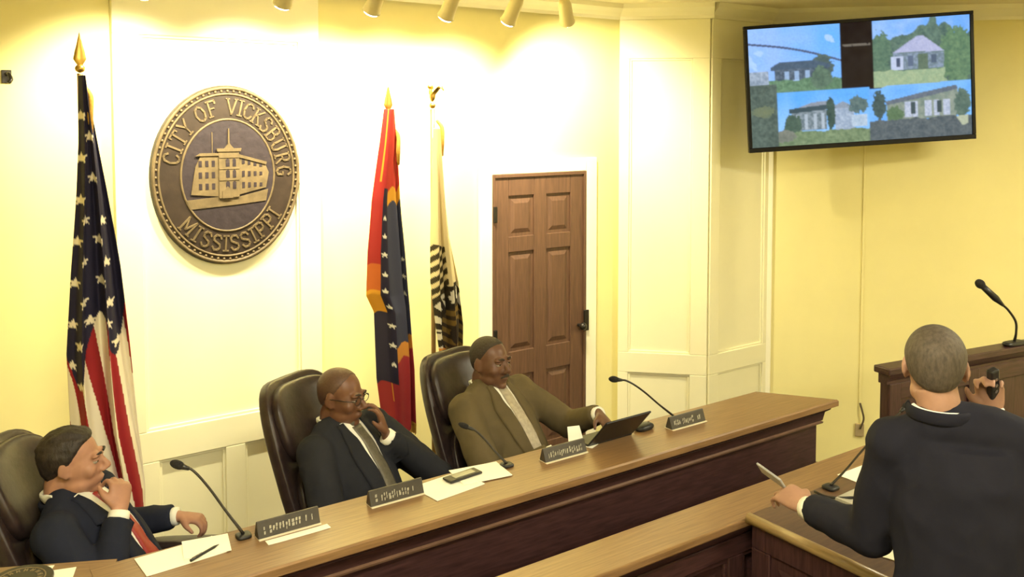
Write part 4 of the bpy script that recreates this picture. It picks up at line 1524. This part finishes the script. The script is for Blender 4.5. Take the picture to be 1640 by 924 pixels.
def seated(label, head_ab, facing, recline, suit, skin, hair, tie, arms, head_yaw=0.0, head_pitch=0.0, head_roll=0.0, belly=0.0, glasses=False,
           moustache=None, hairargs=None, chair_label='', fat=1.0, open_w=.075, seed=1.0, lift=0.0, brow=None, hip_z=.53, chair_rot=0.0):
    hw = B(*head_ab)
    fx, fy = facing
    rz = math.atan2(-fx, fy)
    r = math.radians(recline)
    up = V((0, -math.sin(r), math.cos(r)))
    fwd = V((0, math.cos(r), math.sin(r)))
    hip = V((0, 0, hip_z))
    neck = hip + up * .612
    hc = neck + up * .02 + V((0, .045, .082 + lift))
    f2 = V((fx, fy)).normalized()
    root = V((hw.x, hw.y)) - f2 * hc.y
    t = thing('person', label, 'person', (root.x, root.y, 0), rz, 'people at the meeting')
    H = mk(hc, head_yaw, head_pitch, head_roll)
    # ---- body, one surface
    b = MB()
    head_prims(b, H, fat)
    b.tube([neck - up * .06, neck + up * .01, hc + V((0, -.02, -.05))], [(.075, .07), (.058 * fat, .060), (.056 * fat, .062)], n=16)
    b.tube([hip - up * .02, hip + up * .2, hip + up * .42, hip + up * .55, neck - up * .01], [(.15, .10), (.15, .10 + belly), (.16, .095), (.12, .06), (.055, .05)], n=20)
    for s in (-1, 1):
        A = arms['R' if s > 0 else 'L']
        sh = hip + up * .525 + V((s * .165, 0, 0)) + fwd * A.get('fwd', 0.0)
        el, wr = V(A['el']), V(A['wr'])
        arm_prims(b, sh, el, wr, (.048, .042, .027))
        hand_prims(b, wr, *A['hand'], **A.get('hk', {}))
        kn, an = V((s * .13, .44, .50)), V((s * .13, .33, .10))
        b.tube([hip + V((s * .08, 0, -.02)), kn, ], [.075, .055], n=14)
        b.tube([kn, an], [.052, .035], n=14)
        b.tube([an, an + V((0, .10, -.045))], [.035, .03], n=12)
    body = organic(b, 'body', skin, t, .0055, 3)
    hair_shell(t, H, hair, **(hairargs or {}))
    face_bits(t, H, brow or hair, glasses, moustache, skin)
    # ---- jacket
    j = MB()
    by = belly
    j.tube([hip - up * .06, hip + up * .06, hip + up * .20, hip + up * .36, hip + up * .48, hip + up * .57],
           [(.185, .145), (.190, .150 + by), (.192, .150 + by), (.200, .142 + by * .4), (.195, .120), (.150, .085)], n=28)
    j.tube([hip + up * .53 + V((-.14, 0, 0)), hip + up * .572, hip + up * .53 + V((.14, 0, 0))], [.068, .076, .068], n=16, side=(0, 1, 0))
    for s in (-1, 1):
        A = arms['R' if s > 0 else 'L']
        sh = hip + up * .520 + V((s * .178, 0, 0)) + fwd * A.get('fwd', 0.0)
        el, wr = V(A['el']), V(A['wr'])
        arm_prims(j, sh, el, wr, (.076, .066, .047), end=el.lerp(wr, .93))
    jk = organic(j, 'jacket', suit, t, .008, 5, fold=.006, seed=seed)
    bv = bvh_of(jk)
    ow = open_w
    org = hip
    sh_edges = lambda s: (-(.022 + ow * (s + .02) / .55), (.022 + ow * (s + .02) / .55))
    drape('shirt_front', bv, org, up, fwd, sh_edges, -.02, .588, M_WHITECL, t, .003)
    if tie:
        tw = lambda s: (-(.024 + .022 * max(0, (.50 - s) / .5)), (.024 + .022 * max(0, (.50 - s) / .5)))
        drape('tie', bv, org, up, fwd, tw, .0, .555, tie, t, .010)
        kq = hip + up * .515 + fwd * .10
        hit = bv.ray_cast(hip + up * .572 + fwd * .5, -fwd, .6)[0]
        if hit is not None:
            MB().ellipsoid(hit + fwd * .006 + up * .002, (.022, .016, .020), e=.8).build('tie_knot', tie, t, smooth=True)
    for s in (-1, 1):
        def le(q, s=s):
            x0 = .022 + ow * (q + .02) / .55
            wl = .055 * max(0.08, min(1, (q - .02) / .33)) * (1 if q < .47 else max(.35, 1 - (q - .47) / .14))
            return (s * (x0 - .008), s * (x0 + wl))
        drape('lapel', bv, org, up, fwd, le, .02, .585, suit, t, .011)
    # shirt collar and jacket collar
    ring = []
    for k in range(20):
        a_ = 2 * PI * k / 20
        ring.append(neck + V((.070 * math.sin(a_), 0, 0)) + fwd * (.072 * math.cos(a_) + .006) + up * (.004 - .020 * max(0, math.cos(a_)) + .010 * max(0, -math.cos(a_))))
    MB().tube(ring, [(.007, .021)] * 20, n=10, sub=2, closed=True, side=fwd).build('shirt_collar', M_WHITECL, t, smooth=True)
    ring = []
    for k in range(13):
        a_ = PI * .42 + (2 * PI - PI * .84) * k / 12
        ring.append(neck + V((.088 * math.sin(a_), 0, 0)) + fwd * (.082 * math.cos(a_)) + up * (-.026 + .012 * max(0, -math.cos(a_))))
    MB().tube(ring, [(.009, .024)] * 13, n=10, sub=2, side=fwd).build('jacket_collar', suit, t, smooth=True)
    for s in (-1, 1):
        A = arms['R' if s > 0 else 'L']
        el, wr = V(A['el']), V(A['wr'])
        d = (wr - el).normalized()
        MB().tube([el.lerp(wr, .90), wr + d * .004], [.036, .034], n=16, sub=1).build('shirt_cuff', M_WHITECL, t, smooth=True)
    # ---- trousers and shoes
    p = MB()
    p.tube([hip + up * .08, hip, hip + V((0, .06, -.02))], [(.17, .13), (.175, .13), (.16, .10)], n=20)
    for s in (-1, 1):
        kn, an = V((s * .13, .44, .50)), V((s * .13, .33, .10))
        p.tube([hip + V((s * .085, .0, -.01)), hip.lerp(kn, .5) + V((s * .045, 0, .005)), kn], [.092, .085, .070], n=18)
        p.tube([kn, kn.lerp(an, .5), an], [.068, .058, .052], n=16)
        p.ellipsoid(kn, (.070, .070, .070))
    organic(p, 'trousers', suit, t, .010, 4, fold=.004, seed=seed + 4)
    for s in (-1, 1):
        q = MB()
        q.ellipsoid((s * .13, .40, .045), (.048, .14, .042), e=.8, nu=20)
        q.ellipsoid((s * .13, .33, .085), (.045, .055, .05))
        q.build('shoe', mat('black_shoe_leather', (.015, .012, .011), .3, .2, 20), t, smooth=True)
    make_chair(chair_label, (root.x, root.y, 0), rz + chair_rot, recline - 4)
    return t, H


SK_LIGHT = mat('ruddy_skin', (.42, .215, .145), .5, .22, 16, spec=.35, bump=.04)
SK_DARK1 = mat('deep_brown_skin', (.17, .075, .042), .42, .25, 14, spec=.4, bump=.04)
SK_DARK2 = mat('brown_skin', (.15, .072, .045), .42, .25, 14, spec=.4, bump=.04)
SK_TAN = mat('tan_skin', (.37, .205, .138), .5, .2, 16, spec=.35, bump=.04)
HR_DARK = mat('dark_greying_hair', (.034, .023, .020), .6, .6, 70, (1, 1, .35), col2=(.012, .008, .007), bump=.6)
HR_CROP = mat('cropped_black_hair', (.042, .028, .018), .7, .4, 120, bump=.4)
HR_CROP2 = mat('shaved_scalp', (.10, .050, .032), .5, .25, 120, bump=.15)
HR_GREY = mat('short_grey_hair', (.10, .078, .055), .7, .5, 110, (1, 1, .4), col2=(.05, .037, .028), bump=.4)

NAVYS = cloth('navy_suit_cloth', (.016, .019, .036))
CHAR = cloth('charcoal_suit_cloth', (.020, .021, .028))
OLIVE = cloth('olive_grey_suit_cloth', (.115, .088, .046))
BLACKS = cloth('black_navy_suit_cloth', (.0125, .0125, .022))
T_RED = mat('red_tie_silk', (.36, .035, .03), .45, .25, 60, (1, 1, 3))
T_GREY = mat('grey_olive_tie_silk', (.13, .115, .085), .45, .4, 70)
T_PALE = mat('pale_tie_silk', (.46, .40, .30), .45, .3, 60)

# nearest man: hand at his mouth, other hand on the armrest
seated('seated man in navy suit and red tie, nearest, hand at his mouth', (-1.705, .86), (.995, .10), 28, NAVYS, SK_LIGHT, HR_DARK, T_RED,
       {'R': {'el': (.29, -.06, .755), 'wr': (.115, -.06, .995), 'fwd': .0,
              'hand': ((-.50, -.10, .80), (.55, .70, .35), (-.3, -.5, .6)), 'hk': {'curl': (.7, .9, .6), 'thumb_out': .7, 'size': 1.05}},
        'L': {'el': (-.325, -.21, .755), 'wr': (-.31, .015, .785),
              'hand': ((.05, 1, -.15), (0, .1, 1), (1, 0, 0)), 'hk': {'curl': (.6, .9, .6)}}},
       head_yaw=.10, head_pitch=.03, hairargs=dict(thick=.011, lump=.006, front=.004, bias=-.06, soft=.42), chair_label='dark leather chair at the far left holding the man in the red tie', fat=1.06, seed=1.0,
       open_w=.05, brow=HR_DARK, hip_z=.495, chair_rot=-.05)

# second man: left hand raised to his face
seated('seated bald man in charcoal suit and glasses, resting his face on a hand', (-.685, .86), (.90, -.435), 25, CHAR, SK_DARK1, HR_CROP2, T_GREY,
       {'R': {'el': (.315, -.02, .725), 'wr': (.165, .205, .715),
              'hand': ((-.45, .8, -.05), (.35, .2, .9), (-.8, -.4, 0)), 'hk': {'curl': (.35, .5, .4)}},
        'L': {'el': (-.26, .10, .80), 'wr': (-.075, -.05, 1.02), 'fwd': .03,
              'hand': ((.16, -.20, .90), (-.55, .75, .2), (.6, .5, .2)), 'hk': {'curl': (.15, .45, .5), 'thumb_out': .5, 'size': 1.05}}},
       head_yaw=.10, head_pitch=-.08, hairargs=dict(thick=.0012, bias=.02, receding=.5), glasses=True, chair_label='dark leather chair holding the bald man, between the seal and the state flag',
       seed=2.3, open_w=.035, fat=1.03, belly=.01, brow=HR_CROP, chair_rot=.0)

# third man: olive suit, hands towards the laptop
seated('seated man in olive grey suit with a pale tie, behind the small laptop', (.065, .86), (.76, -.65), 27, OLIVE, SK_DARK2, HR_CROP, T_PALE,
       {'R': {'el': (.30, .03, .80), 'wr': (.105, .215, .925), 'hand': ((-.35, .85, .05), (.4, .1, .9), (-.8, -.3, 0)), 'hk': {'curl': (.3, .5, .4)}},
        'L': {'el': (-.31, -.01, .885), 'wr': (-.245, .205, 1.0), 'hand': ((.35, .85, -.35), (-.2, .25, .9), (.9, -.3, 0)), 'hk': {'curl': (.4, .55, .4)}, 'fwd': .02}},
       head_yaw=-.02, head_pitch=.03, hairargs=dict(thick=.003, bias=-.0, soft=.5), moustache=HR_CROP, chair_label='dark leather chair holding the man in the olive suit, before the brown door',
       seed=5.1, open_w=.028, belly=.03, fat=1.05, brow=HR_CROP, hip_z=.565, chair_rot=.0)

# ---------------------------------------------------------------- standing speaker, seen from behind
SF = V((.40, .917, 0)).normalized()
SRZ = math.atan2(-SF.x, SF.y)
SROOT = V((1.262, 2.41, 0))
sp_ = thing('person', 'standing man in a black suit with short grey hair, seen from behind at the lectern', 'person', SROOT, SRZ, 'people at the meeting')
SINV = Matrix.Rotation(-SRZ, 4, 'Z') @ Matrix.Translation(-SROOT)


def SL(x, y, z):
    return SINV @ V((x, y, z))


hd = SL(1.205, 2.475, 1.640)
H = mk(hd, .05, -.12, 0)
nk = V((hd.x * .8, .0, 1.525))
shL, shR = V((-.178, .0, 1.415)), V((.185, .01, 1.445))
elL, wrL = SL(1.07, 2.56, 1.115), SL(.955, 2.79, 1.09)
elR, wrR = SL(1.56, 2.56, 1.19), SL(1.50, 2.70, 1.43)
hip = V((0, -.03, .95))
b = MB()
head_prims(b, H, 1.0, 1.1)
b.tube([nk - V((0, -.01, .05)), nk, hd + V((0, -.02, -.05))], [(.06, .05), (.058, .058), (.058, .064)], n=16)
b.tube([hip - V((0, 0, .05)), hip + V((0, 0, .15)), V((0, 0, 1.32)), V((0, .005, 1.42)), nk], [(.15, .11), (.14, .10), (.16, .09), (.12, .06), (.055, .05)], n=20)
arm_prims(b, shL, elL, wrL, (.05, .042, .028))
arm_prims(b, shR, elR, wrR, (.05, .042, .028))
dL = (SL(.86, 3.0, 1.12) - wrL)
hand_prims(b, wrL, dL, SINV.to_3x3() @ V((-.15, -.55, .9)), SINV.to_3x3() @ V((.8, .2, .4)), curl=(.5, .75, .5), thumb_out=.6, thumb_curl=.3, size=1.18)
hand_prims(b, wrR, SINV.to_3x3() @ V((-.12, .12, 1)), SINV.to_3x3() @ V((.35, .8, .1)), SINV.to_3x3() @ V((-1, -.2, 0)), curl=(.75, .9, .5), thumb_out=.8, size=1.05)
for s in (-1, 1):
    b.tube([hip + V((s * .09, 0, -.02)), V((s * .10, .0, .46)), V((s * .11, -.02, -.03))], [.08, .055, .038], n=14)
    b.tube([V((s * .11, -.02, -.03)), V((s * .12, .08, -.08))], [.038, .03], n=12)
organic(b, 'body', SK_TAN, sp_, .0055, 3)
hair_shell(sp_, H, HR_GREY, .007, bias=-.22)
face_bits(sp_, H, HR_GREY, skin=SK_TAN)
j = MB()
j.tube([V((0, -.03, .76)), V((0, -.03, .92)), V((0, -.02, 1.08)), V((0, -.015, 1.24)), V((0, -.01, 1.36)), V((0, -.008, 1.455))],
       [(.200, .150), (.190, .145), (.172, .135), (.190, .140), (.198, .130), (.150, .10)], n=28)
j.tube([shL + V((.03, 0, .01)), V((-.09, 0, 1.468)), nk + V((0, -.01, -.035)), V((.09, 0, 1.482)), shR + V((-.03, 0, .01))], [.07, .070, .074, .070, .07], n=16, side=(0, 1, 0))
arm_prims(j, shL, elL, wrL, (.076, .066, .052), end=elL.lerp(wrL, .92))
arm_prims(j, shR, elR, wrR, (.078, .068, .050), end=elR.lerp(wrR, .90))
organic(j, 'jacket', BLACKS, sp_, .008, 5, fold=.007, fscale=6, seed=7.7)
for el, wr in ((elL, wrL), (elR, wrR)):
    d = (wr - el).normalized()
    MB().tube([el.lerp(wr, .88), wr + d * .008], [.037, .036], n=16, sub=1).build('shirt_cuff', M_WHITECL, sp_, smooth=True)
ring = [nk + V((.070 * math.sin(a_), .066 * math.cos(a_), .002 - .02 * max(0, math.cos(a_)))) for a_ in [2 * PI * k / 20 for k in range(20)]]
MB().tube(ring, [(.006, .020)] * 20, n=10, sub=2, closed=True, side=(0, 1, 0)).build('shirt_collar', M_WHITECL, sp_, smooth=True)
ring = [nk + V((.084 * math.sin(a_), .080 * math.cos(a_), .004)) for a_ in [PI * .45 + (2 * PI - PI * .9) * k / 12 for k in range(13)]]
MB().tube(ring, [(.008, .019)] * 13, n=10, sub=2, side=(0, 1, 0)).build('jacket_collar', BLACKS, sp_, smooth=True)
p = MB()
p.tube([V((0, -.03, 1.0)), V((0, -.03, .90)), V((0, -.03, .82))], [(.165, .12), (.18, .13), (.17, .12)], n=20)
for s in (-1, 1):
    p.tube([V((s * .09, -.03, .88)), V((s * .10, .0, .46)), V((s * .11, -.02, -.05))], [.10, .075, .062], n=18)
organic(p, 'trousers', BLACKS, sp_, .010, 4, fold=.005, seed=3)
for s in (-1, 1):
    q = MB()
    q.ellipsoid((s * .115, .06, .043 + FZ), (.05, .145, .042), e=.8, nu=20)
    q.ellipsoid((s * .11, -.02, .08 + FZ), (.046, .055, .05))
    q.build('shoe', mat('black_shoe_leather', (.015, .012, .011), .3), sp_, smooth=True)

# phone in his left hand, dark object in his right
gp = SL(.86, 3.0, 1.12)
dW = (V((.86, 3.0, 1.12)) - V((.955, 2.80, 1.09))).normalized()
pc = V((.955, 2.79, 1.09)) + dW * .168 + V((.0, -.0, .022))
t = thing('phone', 'slim silver phone held out in the standing man\'s left hand', 'phone', pc)
X = dW
Zn = V((.27, .90, -.35)).cross(X).normalized() + V((.27, .90, -.35)) * .40
Zn = (Zn - X * X.dot(Zn)).normalized()
Y = Zn.cross(X)
t.matrix_world = Matrix.Translation(pc) @ Matrix((X, Y, Zn)).transposed().to_4x4()
MB().box(-.06, .06, -.026, .026, -.004, .004).build('case', mat('silver_plastic', (.36, .36, .37), .35, .1, 20), t, bevel=.003)
MB().box(-.052, .052, -.021, .021, .004, .0048).build('screen', mat('phone_face', (.30, .31, .33), .2, .1, 15), t)

rc = V((1.50, 2.70, 1.43)) + V((-.012, -.015, .10))
t = thing('remote_control', 'small black remote held up in the standing man\'s right hand', 'remote', rc)
t.rotation_euler = (.25, -.3, .3)
MB().box(-.016, .016, -.012, .012, -.05, .055).build('case', M_PLASTIC, t, bevel=.005)
for k in range(3):
    MB().disc((0, -.012, -.02 + k * .022), .006, .002, 14, 'y').build('button', M_CHROME, t)
